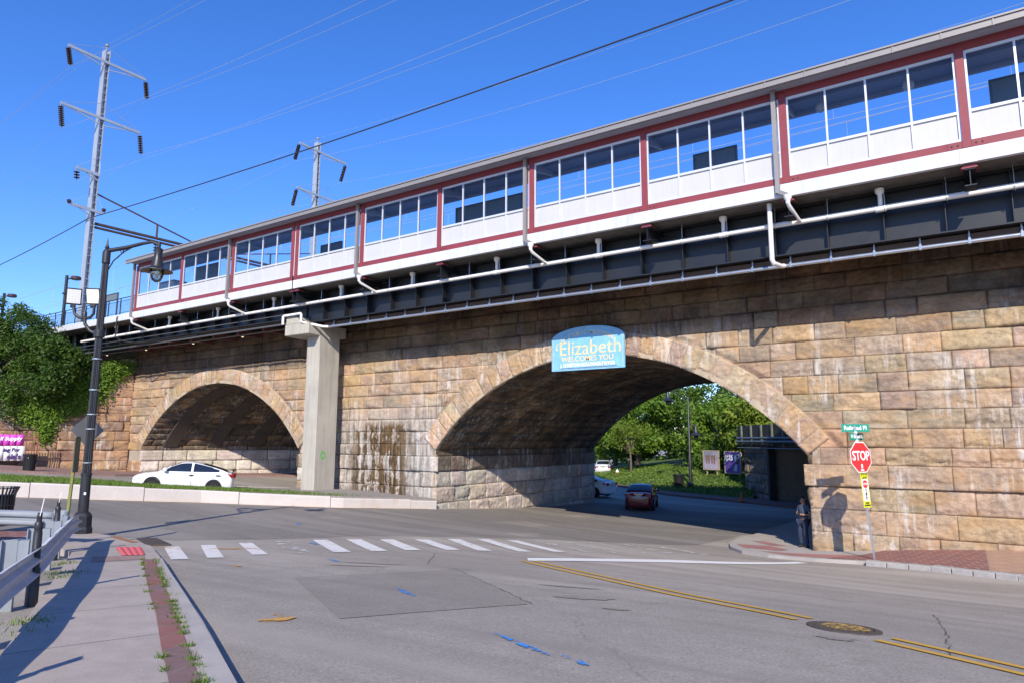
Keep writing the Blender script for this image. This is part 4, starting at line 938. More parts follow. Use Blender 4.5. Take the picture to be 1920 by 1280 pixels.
# ------------------------------------------------------------------ stop sign cluster
sred = paint('stop_red', (.62, .03, .035), .4, var=.05); swhite = paint('sign_white', (.82, .82, .82), .4, var=.04); sgreen = paint('street_green', (.0, .25, .17), .4, var=.05); syel = paint('sign_yellow', (.66, .70, .03), .4, var=.05); sblk = paint('sign_black', (.02, .02, .025), .5)
sb = Vector((-2.75, 22.5, zg(-2.75, 22.5)+.1)); stp = Vector((-3.03, 22.5, 4.2)); sd = (stp-sb).normalized()
at = lambda z: sb+sd*((z-sb.z)/sd.z)
ss = thing('stop_sign', 'leaning red stop sign with green street name plates above and a yellow plate below', 'stop sign', tuple(sb))
mb = MB(); mb.bar(sb-sd*.3, at(4.18), .06, .05); mb.build('post', steelz, ss)
sn = Vector((.87, -.49, 0)).normalized(); su = Vector((.49, .87, 0)).normalized(); sv = (sd-su*sd.dot(su)).normalized(); sn = su.cross(sv)
def plate(name, c, pts, mat, th=.006, off=.04, par=ss, u=None, v=None, n=None):
    u, v, n = u or su, v or sv, n or sn
    mb = MB(); mb.prism(pts, Vector(c)+n*off, u, v, n*th); return mb.build(name, mat, par)
oc = lambda r: [(r/math.cos(math.pi/8)*math.cos(math.pi/8+k*math.pi/4), r/math.cos(math.pi/8)*math.sin(math.pi/8+k*math.pi/4)) for k in range(8)]
c = at(3.26)
p = plate('octagon', c, oc(.44), swhite); plate('red_face', c, oc(.415), sred, .003, .047, p)
text('lettering', 'STOP', .38, c+sn*.051+sv*.03, su, sv, swhite, p, .008, sx=.82)
plate('sticker', c-sv*.26, [(-.035, -.06), (.035, -.06), (.035, .06), (-.035, .06)], swhite, .002, .051, p); plate('sticker', c-sv*.37, [(-.07, -.02), (.07, -.02), (.07, .02), (-.07, .02)], swhite, .002, .051, p)
rect = lambda w, h: [(-w/2, -h/2), (w/2, -h/2), (w/2, h/2), (-w/2, h/2)]
c = at(2.32)
p = plate('crosswalk_plate', c, rect(.31, .98), syel); plate('white_panel', c, rect(.255, .62), swhite, .003, .047, p)
text('lettering', 'STATE\nLAW', .1, c+sn*.048+sv*.4, su, sv, sblk, p, .002); text('lettering', 'WITHIN\nCROSSWALK', .065, c+sn*.048-sv*.4, su, sv, sblk, p, .002, sx=.7)
plate('symbol_octagon', c+sv*.17, oc(.11), sred, .002, .051, p); text('lettering', 'STOP', .09, c+sn*.055+sv*.17, su, sv, swhite, p, .002)
text('lettering', 'FOR', .05, c+sn*.051+sv*.025, su, sv, sblk, p)
mb = MB(); q = c+sn*.054-sv*.15
for a, b, w in (((0, .1), (0, -.02), .035), ((0, -.02), (.05, -.13), .022), ((0, -.02), (-.045, -.13), .022), ((0, .08), (.06, .02), .015), ((0, .08), (-.05, .01), .015)): mb.bar(q+su*a[0]+sv*a[1], q+su*b[0]+sv*b[1], w, .003, sn)
mb.lathe([(.022, 0), (.022, .003)], q+sv*.13, 10, sn); mb.build('walking_symbol', sblk, p)
u2 = Vector((.97, .24, 0)).normalized(); v2 = Vector((-.05, 0, 1)).normalized(); n2 = u2.cross(v2)
c = at(4.1)+Vector((0, 0, .01))
p = plate('street_name_plate', c, rect(.74, .23), sgreen, .006, 0., ss, u2, v2, n2); text('lettering', 'Railroad Pl', .17, c+n2*.008, u2, v2, swhite, p, .004, sx=.82)
c = at(3.86)
p = plate('street_name_plate', c, rect(.6, .21), sgreen, .006, .0); text('lettering', 'N Broad S', .15, c+sn*.008, su, sv, swhite, p, .004, sx=.78)
plate('dark_sticker', c+su*.12, [(-.1, .1), (.02, .1), (.12, -.1), (-.0, -.1)], sblk, .003, .0105, p)
mb = MB(); mb.box(at(3.98), (.08, .08, .05)); mb.box(at(3.74), (.07, .07, .06)); mb.build('clamp', swhite, ss)

# ------------------------------------------------------------------ street lamp
lb = Vector((-17.95, 8.1, zg(-17.95, 8.1)+SW)); rv = Vector((.827, .562, 0)); fv = Vector((-.562, .827, 0))
lz = lambda z: 3.7+(z-3.7)*.952
L = lambda a, z, d=0: Vector((lb.x, lb.y, 0))+rv*(a*.952)+fv*d+Vector((0, 0, lz(z)))
lampblk = paint('lamp_black', (.022, .022, .026), .42, var=.3, scale=6, spec=.5)
lp = thing('street_lamp', 'tall fluted black street lamp with hanging lantern and two floodlights at the corner', 'street lamp', tuple(lb))
mb = MB(); mb.lathe([(.235, 0), (.24, .1), (.215, .16), (.21, .4), (.17, .47), (.13, .5)], lb, 4+4); mb.build('base', lampblk, lp)
mb = MB(); mb.lathe([(.115, .48), (.112, 1.35), (.125, 1.36), (.125, 1.4), (.1, 1.42)], lb, 20); mb.build('lower_shaft', lampblk, lp, True)
mb = MB(); n = 32; prof = [(.102, lz(2.75)), (.075, lz(8.62))]
vs = [(lb.x+(r*(1 if k % 2 else .86))*math.cos(2*math.pi*k/n), lb.y+(r*(1 if k % 2 else .86))*math.sin(2*math.pi*k/n), z) for r, z in prof for k in range(n)]
mb.add(vs, [(k, (k+1) % n, n+(k+1) % n, n+k) for k in range(n)]); mb.build('fluted_shaft', lampblk, lp)
mb = MB(); mb.lathe([(.085, lz(8.3)), (.095, lz(8.32)), (.095, lz(8.6)), (.07, lz(8.66)), (.04, lz(8.7)), (.055, lz(8.74)), (.03, lz(8.8)), (.004, lz(9.02))], (lb.x, lb.y, 0), 14); mb.build('finial', lampblk, lp)
mb = MB(); mb.tube([L(.06, 8.66), L(.5, 8.74), L(.95, 8.86), L(1.18, 8.9), L(1.3, 8.86), L(1.38, 8.8)], [.055, .05, .042, .038, .035, .035], 10)
mb.tube([L(.06, 8.1), L(.2, 8.38), L(.45, 8.62), L(.75, 8.8)], .016, 6); mb.tube([L(.3, 8.46), L(.42, 8.6), L(.47, 8.72)], .014, 6)
mb.tube([L(.44, 8.62)+Vector((.06*math.cos(a), .04*math.cos(a), .06*math.sin(a)+.03)) for a in np.linspace(0, 5, 12)], .01, 5); mb.build('arm', lampblk, lp, True)
lx = L(1.38, 8.8); lan = MB(); lan.lathe([(.04, .1), (.045, 0), (.04, -.05), (.11, -.1), (.1, -.14), (.095, -.25), (.1, -.3), (.13, -.46), (.165, -.56), (.365, -.66), (.37, -.675)], lx, 24, caps=False); lan = lan.build('lantern', lampblk, lp, True)
mb = MB(); mb.lathe([(.365, -.672), (.16, -.59), (.12, -.57)], lx, 24, caps=False); mb.build('shade_underside', paint('shade_brown', (.22, .13, .06), .5), lan, True)
gl = paint('lantern_glass', (.75, .82, .80), .08, var=.2, scale=9, spec=.8)
mb = MB(); mb.lathe([(.155, -.6), (.165, -.68), (.15, -.8), (.11, -.9), (.045, -.945), (.01, -.95)], lx, 20); mb.build('globe', glass_mat('globe_glass', (.72, .82, .82), .18), lan, True)
mb = MB(); mb.lathe([(.02, -.6), (.05, -.66), (.06, -.76), (.03, -.84), (.005, -.86)], lx, 12); mb.build('bulb', gl, lan, True)
mb = MB(); mb.lathe([(.125, lz(6.33)), (.125, lz(6.52))], (lb.x, lb.y, 0), 14)
mb.tube([L(-.08, 6.42), L(-.26, 6.5), L(-.4, 6.68), L(-.43, 6.9)], .04, 10)
mb.tube([L(-.74, 7.15), L(-.7, 6.95), L(-.58, 6.85), L(-.43, 6.83), L(-.28, 6.85), L(-.2, 6.95), L(-.2, 7.15)], .035, 10); mb.lathe([(.05, 0), (.05, .12), (.03, .16)], L(-.43, 6.85), 10); mb.build('floodlight_bracket', lampblk, lp, True)
led = paint('led_face', (.80, .80, .76), .3, var=.05)
for a, yaw in ((-.76, .55), (-.24, .12)):
    c = L(a, 7.42); u = (rv*math.cos(yaw)+fv*math.sin(yaw)); w = Vector((0, 0, 1)).cross(u) * -1
    w = u.cross(Vector((0, 0, 1))); tv = (Vector((0, 0, 1))*.97+w*-.0).normalized()
    w = (w*.95-Vector((0, 0, .3))).normalized(); tv = w.cross(u).normalized()
    rt = Matrix((u, -w, tv)).transposed()
    mb = MB(); mb.box(c, (.34, .07, .4), rt); mb.bar(L(a, 7.12), c-tv*.2, .12, .06); mb.bar(c-tv*.19-u*.18, c-tv*.19+u*.18, .05, .05); f = mb.build('floodlight', lampblk, lp, bevel=.008)
    mb = MB(); mb.box(c+w*.037, (.29, .006, .35), rt); mb.build('lens', led, f)
    mb = MB()
    for i in range(4):
        for j in range(5): mb.box(c+w*.041+u*((i-1.5)*.065)+tv*((j-2)*.065), (.012, .003, .012), rt)
    mb.build('diodes', paint('diode', (.5, .48, .36), .4), f)
mb = MB()
for z in (4.95, 4.32, 3.95, 5.75, 3.1): mb = MB(); mb.lathe([(.108, 0), (.108, .025)], (lb.x, lb.y, lz(z)), 14, caps=False); mb.build('steel_band', steelz, lp)
mb = MB(); mb.box(L(.05, 2.35, -.1), (.09, .01, .06), math.atan2(rv.y, rv.x)); mb.build('paper_sticker', swhite, lp)
ds = thing('warning_sign_back', 'grey back of a diamond shaped traffic sign strapped to the street lamp pole', 'traffic sign', tuple(L(-.1, 3.93, .13)))
dn = (fv*.5-rv*.87).normalized(); du = Vector((0, 0, 1)).cross(dn); c = L(-.17, 3.93, .15)
mb = MB(); mb.prism([(0, -.4), (.4, 0), (0, .4), (-.4, 0)], c, du, (0, 0, 1), dn*.006); mb.build('plate', paint('sign_back', (.20, .20, .205), .55, .2, var=.1), ds)
mb = MB(); mb.bar(c-Vector((0, 0, .36))-dn*.02, c+Vector((0, 0, .36))-dn*.02, .05, .03); mb.build('mounting_strip', steelz, ds)
# narrow sign seen edge on
pb = Vector((-16.25, 7.0, zg(-16.25, 7.0)+SW)); pt = pb+Vector((.08, .05, 2.2))
t = thing('leaning_sign_post', 'thin yellow green post leaning beside the street lamp, its sign seen edge on', 'sign post', tuple(pb))
mb = MB(); mb.bar(pb-Vector((0, 0, .2)), pt, .035, .06); mb.build('post', paint('yellow_green', (.20, .20, .06), .6, var=.25, scale=8), t)
vdir = Vector((-.9, .43, 0)).normalized(); side = Vector((.43, .9, 0)).normalized()
wv_ = (vdir*.96+side*.28).normalized(); nv_ = wv_.cross(Vector((0, 0, 1)))
mb = MB(); mb.prism([(-.15, -.38), (.15, -.38), (.15, .33), (.1, .38), (-.1, .38), (-.15, .33)], pt-Vector((0, 0, .36))-nv_*.0, wv_, (0, 0, 1), nv_*.02); mb.build('sign_plate', paint('plate_dark', (.06, .065, .05), .5, .2), t)

# ------------------------------------------------------------------ guard rails
zinc = paint('guardrail_zinc', (.25, .275, .305), .55, .0, var=.14, scale=2.5, bmp=.1, bs=30, streak=.15)
zinc2 = paint('guardrail_worn', (.52, .54, .58), .5, .1, var=.2, scale=5, bmp=.2, bs=20, streak=.3)
wprof = [(0, .157), (.02, .15), (.075, .118), (.082, .1), (.082, .065), (.075, .045), (.012, .012), (.012, -.012), (.075, -.045), (.082, -.065), (.082, -.1), (.075, -.118), (.02, -.15), (0, -.157)]
def spline(pts, k=5):
    out = []
    P = [Vector(p) for p in pts]; P = [P[0]*2-P[1]]+P+[P[-1]*2-P[-2]]
    for i in range(1, len(P)-2):
        for j in range(k):
            t = j/k; a, b, c, d = P[i-1:i+3]
            out.append(.5*((2*b)+(c-a)*t+(2*a-5*b+4*c-d)*t*t+(3*b-a-3*c+d)*t**3))
    return out+[P[-2]]
def rail(lab, path, posts, back, bar_mat, seg=None):
    t = thing('guard_rail', lab, 'guard rail', (path[0][0], path[0][1], gz(*path[0])))
    pp = [Vector((p.x, p.y, zg(p.x, p.y)+(np.interp(p.x, [-14, -8], [.585, .5]) if back[0] > 0 else .6))) for p in spline(path)]
    n = len(pp)-1; cut = seg or [0, n]
    for a, b in zip(cut[:-1], cut[1:]):
        mb = MB(); q = [p.copy() for p in pp[a:b+1]]
        mb.sweep(q, wprof); mb.build('beam', bar_mat, t, True, solid=.006)
    for x, y, an in posts:
        z = zg(x, y); mb = MB(); rt = Matrix.Rotation(an, 3, 'Z')
        for o, d in (((0, 0, 0), (.012, .15, .98)), ((0, .075, 0), (.11, .012, .98)), ((0, -.075, 0), (.11, .012, .98))):
            mb.box(Vector((x, y, z+.29))+rt @ Vector(o), d, rt)
        mb.build('post', zinc, t)
        mb = MB(); mb.box(Vector((x, y, z+.6))+rt @ Vector((0, .0, 0))+Vector(back)*.11, (.1, .15, .34), rt); mb.build('spacer', zinc, t)
    return t
p1 = [(2, -2.4), (-1.5, -.7), (-4.1, .72), (-5.5, 1.55), (-6.55, 2.25), (-7.9, 3.0), (-9.4, 3.85), (-11.4, 4.85), (-13.2, 5.75), (-14.7, 6.5), (-15.7, 7.1)]
an1 = math.atan2(-.5, .87)
offp = lambda x, y, d: (x-.5*d, y-.87*d, an1)
rail('dented grey steel guard rail in the foreground along the side street pavement', p1[::-1], [offp(-7.1, 2.55, .25), offp(-9.0, 3.65, .3), offp(-10.8, 4.6, .3), offp(-12.6, 5.5, .3), offp(-14.3, 6.35, .3), offp(-5.2, 1.35, .25), offp(-3.3, .3, .25)], (.5, .87, 0), zinc2, [0, 10, 20, 30, 36, 42, 50])
p2 = [(-26, -9), (-22, -3.3), (-19.6, 1.2), (-18.2, 3.9), (-17.35, 5.5), (-16.85, 6.25), (-16.2, 6.75)]
an2 = math.atan2(.87, .47)
t2 = rail('grey steel guard rail behind the foreground one, running left past the black litter bin', p2, [(-16.75, 5.35, an2+math.pi/2), (-17.9, 3.2, an2+math.pi/2), (-19, 1.2, an2+math.pi/2)], (-.87, .47, 0), zinc)
mb = MB(); e = Vector((-16.2, 6.75, zg(-16.2, 6.75)+.6)); q = [e, e+Vector((.15, .12, 0)), e+Vector((.32, .16, 0)), e+Vector((.46, .1, 0)), e+Vector((.52, -.02, 0))]
mb.sweep(q, [(.03, .19), (.035, -.19)]); mb.build('end_plate', zinc, t2, True, solid=.008)
# bollards with a delineator blade
for x, y, lb_ in ((-9.3, 3.72, 'black steel bollard with a thin reflector blade just behind the foreground guard rail'), (-14.15, 5.95, 'black steel bollard with a thin reflector blade near the street lamp'), (-5.25, 1.2, 'black steel bollard with a reflector blade at the near end of the foreground guard rail')):
    z = zg(x, y); t = thing('bollard', lb_, 'bollard', (x, y, z), 'bollards behind the guard rail')
    mb = MB(); mb.lathe([(.068, -.1), (.064, .42), (.05, .44), (.046, .84), (.04, .86), (.046, .88), (.046, .94), (.034, .96)], (x, y, z), 18); mb.build('tube', lampblk, t, True)
    mb = MB(); mb.lathe([(.03, .96), (.03, 1.03)], (x, y, z), 8); mb.bar((x, y, z+1.0), (x-.02, y+.01, z+1.06), .05, .04); mb.build('neck', sblk, t)
    mb = MB(); pv = Vector((-.92, .39, 0)); mb.prism([(-.055, 0), (.055, 0), (.055, .2), (-.055, .2)], (x, y, z+1.03), pv, Vector((.12, .08, 1)), pv.cross(Vector((0, 0, 1)))*.008); mb.build('reflector_blade', swhite, t)

# ------------------------------------------------------------------ litter bins
def slat_bin(x, y, lab, r=.3, h=.95, n=28, group=None):
    z = zg(x, y)+SW; t = thing('litter_bin', lab, 'litter bin', (x, y, z), group)
    mb = MB()
    for k in range(n):
        a = 2*math.pi*k/n; d = Vector((math.cos(a), math.sin(a), 0)); pr = [(r*.82, .04), (r*.98, .5), (r, .72), (r*1.05, .8), (r*1.25, h)]
        for (r0, z0), (r1, z1) in zip(pr[:-1], pr[1:]): mb.bar(Vector((x, y, z))+d*r0+Vector((0, 0, z0)), Vector((x, y, z))+d*r1+Vector((0, 0, z1)), .035, .012, d)
    mb.build('slats', lampblk, t)
    for rr_, zz in ((r*.83, .06), (r*.98, .52), (r*1.22, h-.02)): mb = MB(); mb.tube([(x+rr_*math.cos(a), y+rr_*math.sin(a), z+zz) for a in np.linspace(0, 2*math.pi, 29)], .014, 6); mb.build('hoop', lampblk, t)
    mb = MB(); mb.lathe([(r*.75, .05), (r*.9, .76)], (x, y, z), 20); mb.build('liner', paint('bin_liner', (.012, .012, .014), .5), t)
slat_bin(-19.6, 6.95, 'black slatted litter bin with flared rim beside the rear guard rail')
def round_bin(x, y, z, lab, r=.28, h=.92):
    t = thing('litter_bin', lab, 'litter bin', (x, y, z))
    mb = MB(); mb.lathe([(r*.85, 0), (r*.95, h*.85), (r*1.1, h*.93), (r*1.12, h), (r*.9, h+.01), (r*.85, h-.1)], (x, y, z), 22); mb.build('drum', paint('bin_black', (.02, .022, .022), .5, var=.3, scale=8, streak=.3), t, True)
    mb = MB()
    for k in range(22): a = 2*math.pi*k/22; mb.bar((x+r*.88*math.cos(a), y+r*.88*math.sin(a), z+.05), (x+r*.97*math.cos(a), y+r*.97*math.sin(a), z+h*.8), .02, .02)
    mb.build('ribs', lampblk, t); return t
t = round_bin(-45.5, 17.4, zg(-45.5, 17.4)+SW, 'black round litter bin on the far pavement in front of the reddish stone wall', .33)
mb = MB(); mb.box((-45.2, 17.2, zg(-45.5, 17.4)+SW+.72), (.02, .1, .05), 1.0); mb.build('label_strip', swhite, t)

# ------------------------------------------------------------------ cast kerb wall of the median
def barrier_mat():
    m = bpy.data.materials.new('kerb_wall_concrete'); n, ns, ls = nt(m); P = wpos(ns)
    f = noise(ns, ls, P, 1.6, 6, .65); c = mixrgb(ns, ls, f, (.52, .46, .42), (.68, .62, .58))
    s = noise(ns, ls, mapping(ns, ls, P, (.45, .45, .12)), 1.2, 4, .6); s2 = noise(ns, ls, mapping(ns, ls, P, (6, 6, .6)), 1., 4, .6)
    k = math2(ns, ls, 'MULTIPLY', ramp(ns, ls, s, [(.57, 0.), (.68, 1.)]), ramp(ns, ls, s2, [(.3, .3), (.6, 1.)]))
    c = mixrgb(ns, ls, math2(ns, ls, 'MULTIPLY', k, .65), c, (.5, .26, .1))
    g = noise(ns, ls, P, 24, 4, .7); c = mixrgb(ns, ls, ramp(ns, ls, g, [(.3, .4), (.45, 0.)]), c, (.3, .26, .23))
    finish(n, ns, ls, c, .9, 0, bump(ns, ls, g, .4, .02), .2); return m
bar_m = barrier_mat()
def kerbwall(lab, path, h0, w, seglen, mat):
    t = thing('kerb_wall', lab, 'kerb wall', (path[0][0], path[0][1], zg(*path[0])))
    pts = densify(path, .45, False); i = 0
    while i < len(pts)-1:
        k = max(3, int(seglen*random.uniform(.75, 1.25)/.45)); q = pts[i:i+k+1]; i += k
        if len(q) < 2: break
        mb = MB(); q = [p.copy() for p in q]; d0 = (q[1]-q[0]).normalized()*.012; d1 = (q[-1]-q[-2]).normalized()*.012; q[0] += d0; q[-1] -= d1
        h = h0*(1-.26*min(1, max(0, (q[0].x+27)/5.5))) if h0 > .3 else h0
        prof = [(-w*.62, -.3), (-w*.55, h*.2), (-w*.42, h-.04), (-w*.3, h), (w*.42, h), (w*.5, h-.04), (w*.5, -.3)]
        dz = random.uniform(-.012, .012)
        mb.sweep([Vector((p.x, p.y, zg(p.x, p.y)+dz)) for p in q], prof); m = len(prof); L_ = len(mb.v)
        mb.f += [tuple(range(m)), tuple(range(L_-m, L_))[::-1]]; mb.m += [0, 0]
        mb.build('segment', mat, t, bevel=0)
kerbwall('pale cast concrete kerb wall with cracked joints along the near side of the grass median', medN[::-1], .5, .24, 3.2, bar_m)
kerbwall('low white concrete kerb along the far side of the grass median', medF, .18, .2, 3.5, bar_m)

# ------------------------------------------------------------------ fence and banners in front of the wing wall
fd = Vector((.382, .924, 0)); f0 = Vector((-50.6, 17.6, 0)); rustf = paint('rusty_fence', (.30, .11, .085), .8, var=.3, scale=6)
fz = zg(-50.6, 17.6)
fn = thing('iron_fence', 'rusty red iron fence of spiked pickets carrying the two banners', 'fence', (f0.x, f0.y, fz))
for z in (2.45, 3.75): a = f0-fd*4; b = f0+fd*1.95; mb = MB(); mb.bar((a.x, a.y, z), (b.x, b.y, z), .04, .05); mb.build('rail', rustf, fn)
mb = MB(); s = -4.
while s < 1.96: p = f0+fd*s; mb.bar((p.x, p.y, 2.3), (p.x, p.y, 4.05), .032, .032); mb.lathe([(.022, 0), (.03, .03), (.002, .1)], (p.x, p.y, 4.05), 6); s += .145
mb.build('pickets', rustf, fn)
for s in (-2.2, -.1, 1.95): p = f0+fd*s; mb = MB(); mb.bar((p.x, p.y, fz-.1), (p.x, p.y, 4.1), .06, .06); mb.build('post', rustf, fn)
def banner(lab, s0, s1, z0, z1, mat, texts):
    p = f0+wn*.05; t = thing('banner', lab, 'banner', tuple(p+fd*((s0+s1)/2)+Vector((0, 0, z0))))
    mb = MB(); N = 10
    for i in range(N):
        a, b = s0+(s1-s0)*i/N, s0+(s1-s0)*(i+1)/N; qa, qb = p+fd*a+wn*.02*math.sin(i*1.7), p+fd*b+wn*.02*math.sin((i+1)*1.7)
        mb.add([(qa.x, qa.y, z0), (qb.x, qb.y, z0), (qb.x, qb.y, z1), (qa.x, qa.y, z1)], [(0, 1, 2, 3)])
    mb.build('cloth', mat, t, True, solid=.006)
    for body, size, s, z, m, bold, shr in texts: text('lettering', body, size, p+fd*s+wn*.03+Vector((0, 0, z)), fd, (0, 0, 1), m, t, bold, align='RIGHT', shear=shr, label=None)
banner('bright pink shop banner with white lettering tied to the iron fence', -2.2, 1.2, 3.3, 3.98, paint('banner_pink', (.78, .08, .58), .5, var=.08), [('Nail Supply', .33, 1.1, 3.72, swhite, .012, .2)])
banner('white banner with dark purple lettering tied to the iron fence below the pink one', -2.2, 1.32, 2.36, 3.26, paint('banner_white', (.78, .77, .78), .5, var=.05), [('ing For', .30, 1.05, 3.03, paint('purple_ink', (.07, .03, .13), .6), .014, .15), ("ela's", .42, 1.15, 2.6, paint('purple_ink', (.07, .03, .13), .6), .018, 0)])

# ------------------------------------------------------------------ foliage
def leaves(name, parent, pts, size, mat, out=None, spread=.35, seed=3, flat=None):
    """many small leaf blades; pts = (n,3) positions, out = (n,3) preferred facing"""
    g = np.random.default_rng(seed); n = len(pts); pts = np.asarray(pts, float)
    d = g.normal(size=(n, 3)); d[:, 2] += .55
    if out is not None: d = d*.75+out*1.0
    d /= np.linalg.norm(d, axis=1)[:, None]+1e-9
    r = g.normal(size=(n, 3)); u = np.cross(d, r); u /= np.linalg.norm(u, axis=1)[:, None]+1e-9; v = np.cross(d, u)
    s = size*g.uniform(.45, 1.6, n)[:, None]; w = s*g.uniform(.4, .6, n)[:, None]
    V = np.stack([pts-u*s, pts-v*w+d*s*.12, pts+u*s, pts+v*w+d*s*.12], 1).reshape(-1, 3)-np.array(worldloc(parent) if parent else (0, 0, 0))
    F = np.arange(4*n, dtype=np.int32)
    me = bpy.data.meshes.new(name); me.vertices.add(4*n); me.vertices.foreach_set('co', V.astype(np.float32).ravel())
    me.loops.add(4*n); me.loops.foreach_set('vertex_index', F); me.polygons.add(n)
    me.polygons.foreach_set('loop_start', np.arange(0, 4*n, 4, dtype=np.int32)); me.polygons.foreach_set('loop_total', np.full(n, 4, np.int32)); me.update(calc_edges=True)
    lump = vn(pts[:, 0]*.9, pts[:, 1]*.9+pts[:, 2]*.8, 77)
    k = np.clip(g.normal(.45, .25, n)*.5+lump*.6-.05, 0, 1); C = np.repeat(np.stack([k, k, k, np.ones(n)], 1), 4, 0)
    me.color_attributes.new('Col', 'FLOAT_COLOR', 'POINT').data.foreach_set('color', C.astype(np.float32).ravel())
    me.materials.append(mat); return link(name, me, parent)
def clump_points(cl, per, seed):
    g = np.random.default_rng(seed); P = []; O = []
    for c, r in cl:
        n = max(6, int(per*r*r)); d = g.normal(size=(n, 3)); d /= np.linalg.norm(d, axis=1)[:, None]
        rad = r*np.clip(g.normal(.82, .2, n), .15, 1.25)[:, None]*(.75+.5*vn(d[:, 0]*2+c[0], d[:, 1]*2+d[:, 2]*1.7+c[2], seed+5)[:, None])
        P.append(np.array(c)+d*rad*np.array([1, 1, .8])); O.append(d)
    return np.concatenate(P), np.concatenate(O)
bark = paint('bark', (.14, .11, .085), .95, var=.35, scale=6, bmp=.8, bs=25)
def limbs(name, parent, base, tips, r0, forkz):
    mb = MB(); base = Vector(base); fork = Vector((base.x, base.y, base.z+forkz))
    mb.tube([base-Vector((0, 0, .3)), base+Vector((.05, 0, forkz*.5)), fork], [r0*1.25, r0, r0*.8], 9)
    for tp in tips:
        tp = Vector(tp); m_ = fork.lerp(tp, .5)+Vector((random.uniform(-.3, .3), random.uniform(-.3, .3), .25)); mb.tube([fork-Vector((0, 0, .1)), m_, tp], [r0*.6, r0*.35, r0*.08], 7)
    return mb.build(name, bark, parent, True)
def tree(lab, x, y, z, crown, rad, nclump, cr, per, size, mat, seed, trunk=.22, forkz=2., group=None, name='broadleaf_tree'):
    g = random.Random(seed); t = thing(name, lab, 'tree', (x, y, z), group)
    cl = []
    while len(cl) < nclump:
        d = Vector((g.uniform(-1, 1), g.uniform(-1, 1), g.uniform(-1, 1)))
        if .3 < d.length < 1: cl.append(((crown[0]+d.x*rad[0], crown[1]+d.y*rad[1], crown[2]+d.z*rad[2]), cr*g.uniform(.6, 1.25)))
    limbs('trunk', t, (x, y, z), [c for c, r in cl[:9]], trunk, forkz)
    P, O = clump_points(cl, per, seed); leaves('crown', t, P, size, mat, O, seed=seed); return t
lf1 = leaf_mat('leaf_mid', (.026, .07, .011), (.17, .28, .035)); lf2 = leaf_mat('leaf_bright', (.055, .125, .013), (.20, .31, .035)); lf3 = leaf_mat('leaf_deep', (.022, .06, .011), (.10, .18, .03)); grs = leaf_mat('grass_blade', (.06, .12, .015), (.19, .27, .05)); lf4 = leaf_mat('leaf_yellowish', (.07, .13, .014), (.23, .29, .035))
# big bushy trees over the wing wall
rv3 = np.array([.827, .562, 0]); fv3 = np.array([-.562, .827, 0]); B0 = np.array([-53.6, 18.2, 0])
bt = thing('bushy_tree', 'large dark green bushy tree spilling over the stone wall at the left edge', 'tree', (-55.5, 18.0, 4.6))
g = random.Random(5); cl = []
while len(cl) < 270:
    a = g.uniform(-7, 2.3); top = np.interp(a, [-7, -3, -1.9, 0, 1.2, 2.0, 2.75], [13.6, 13.3, 13.0, 12.0, 10.7, 10.0, 9.0]); lowz = np.interp(a, [-7, -1.2, .3, 1.5, 2.75], [4.6, 4.9, 5.6, 6.1, 7.1]); d = g.uniform(-1.6, 1.6)
    z = lowz+.6+(top-lowz-1.1)*g.random(); edge = 1-abs(d)/3.2
    p = B0+rv3*(a+2.8)+fv3*(d-.3*(z-8)*-.12); r = g.uniform(.35, .85)
    if z+r > top+.25: continue
    cl.append(((p[0], p[1], z), r))
limbs('trunk', bt, (-55.5, 18.0, 4.6), [c for c, r in cl[:14]], .28, 2.2)
P, O = clump_points(cl, 640, 91); leaves('crown', bt, P, .085, leaf_mat('leaf_bush', (.014, .042, .008), (.105, .185, .026)), O, seed=91)
iv = thing('ivy', 'bright green ivy hanging over the stepped top of the reddish stone wall', 'ivy', tuple(w0+wd*3+Vector((0, 0, 6))))
def wallpts(spots, dens, seed):
    g = np.random.default_rng(seed); P = []
    for U_, z, r in spots:
        n = int(dens*r*r); q = g.normal(size=(n, 2))*r*.45; U2 = U_+q[:, 0]; Z2 = z+q[:, 1]; h = .1+np.abs(g.normal(size=n))*.16
        P.append(np.stack([w0.x+wd.x*U2+wn.x*h, w0.y+wd.y*U2+wn.y*h, Z2], 1))
    return np.concatenate(P)
P = wallpts([(.35, 8.75, .45), (.7, 8.5, .5), (1.1, 8.6, .5), (1.4, 8.2, .8), (2.0, 8.0, .9), (2.3, 7.4, 1.), (2.9, 7.0, 1.), (3.4, 6.5, .9), (3.9, 6.4, .9), (4.5, 5.9, .9), (5.2, 5.6, .8), (3.2, 5.9, .6), (2.6, 6.6, .6), (4.4, 5.3, .6), (6, 5.3, .8), (4.9, 5.1, .5)], 1500, 17)
leaves('foliage', iv, P, .085, lf2, np.tile(np.array(wn)*1.2+np.array([0, 0, .4]), (len(P), 1)), seed=18)
mb = MB()
for U0 in (1.5, 2.6, 3.8): mb.tube([w0+wd*(U0+k*.15)+wn*.12+Vector((0, 0, 4.8+k*.9)) for k in range(5)], .025, 5)
mb.build('stems', bark, iv)
iv = thing('ivy', 'small separate patch of bright ivy low on the reddish stone wall', 'ivy', tuple(w0+wd*5.2+Vector((0, 0, 4.2))))
P = wallpts([(4.95, 4.55, .5), (4.9, 4.15, .55), (4.95, 3.8, .45)], 1500, 27); leaves('foliage', iv, P, .08, lf2, np.tile(np.array(wn)*1.2+np.array([0, 0, .4]), (len(P), 1)), seed=28)
bs = thing('bare_shrub', 'leafless purplish twiggy shrub behind the platform railing', 'shrub', (-66, 27, 10.3)); mb = MB(); g = random.Random(3)
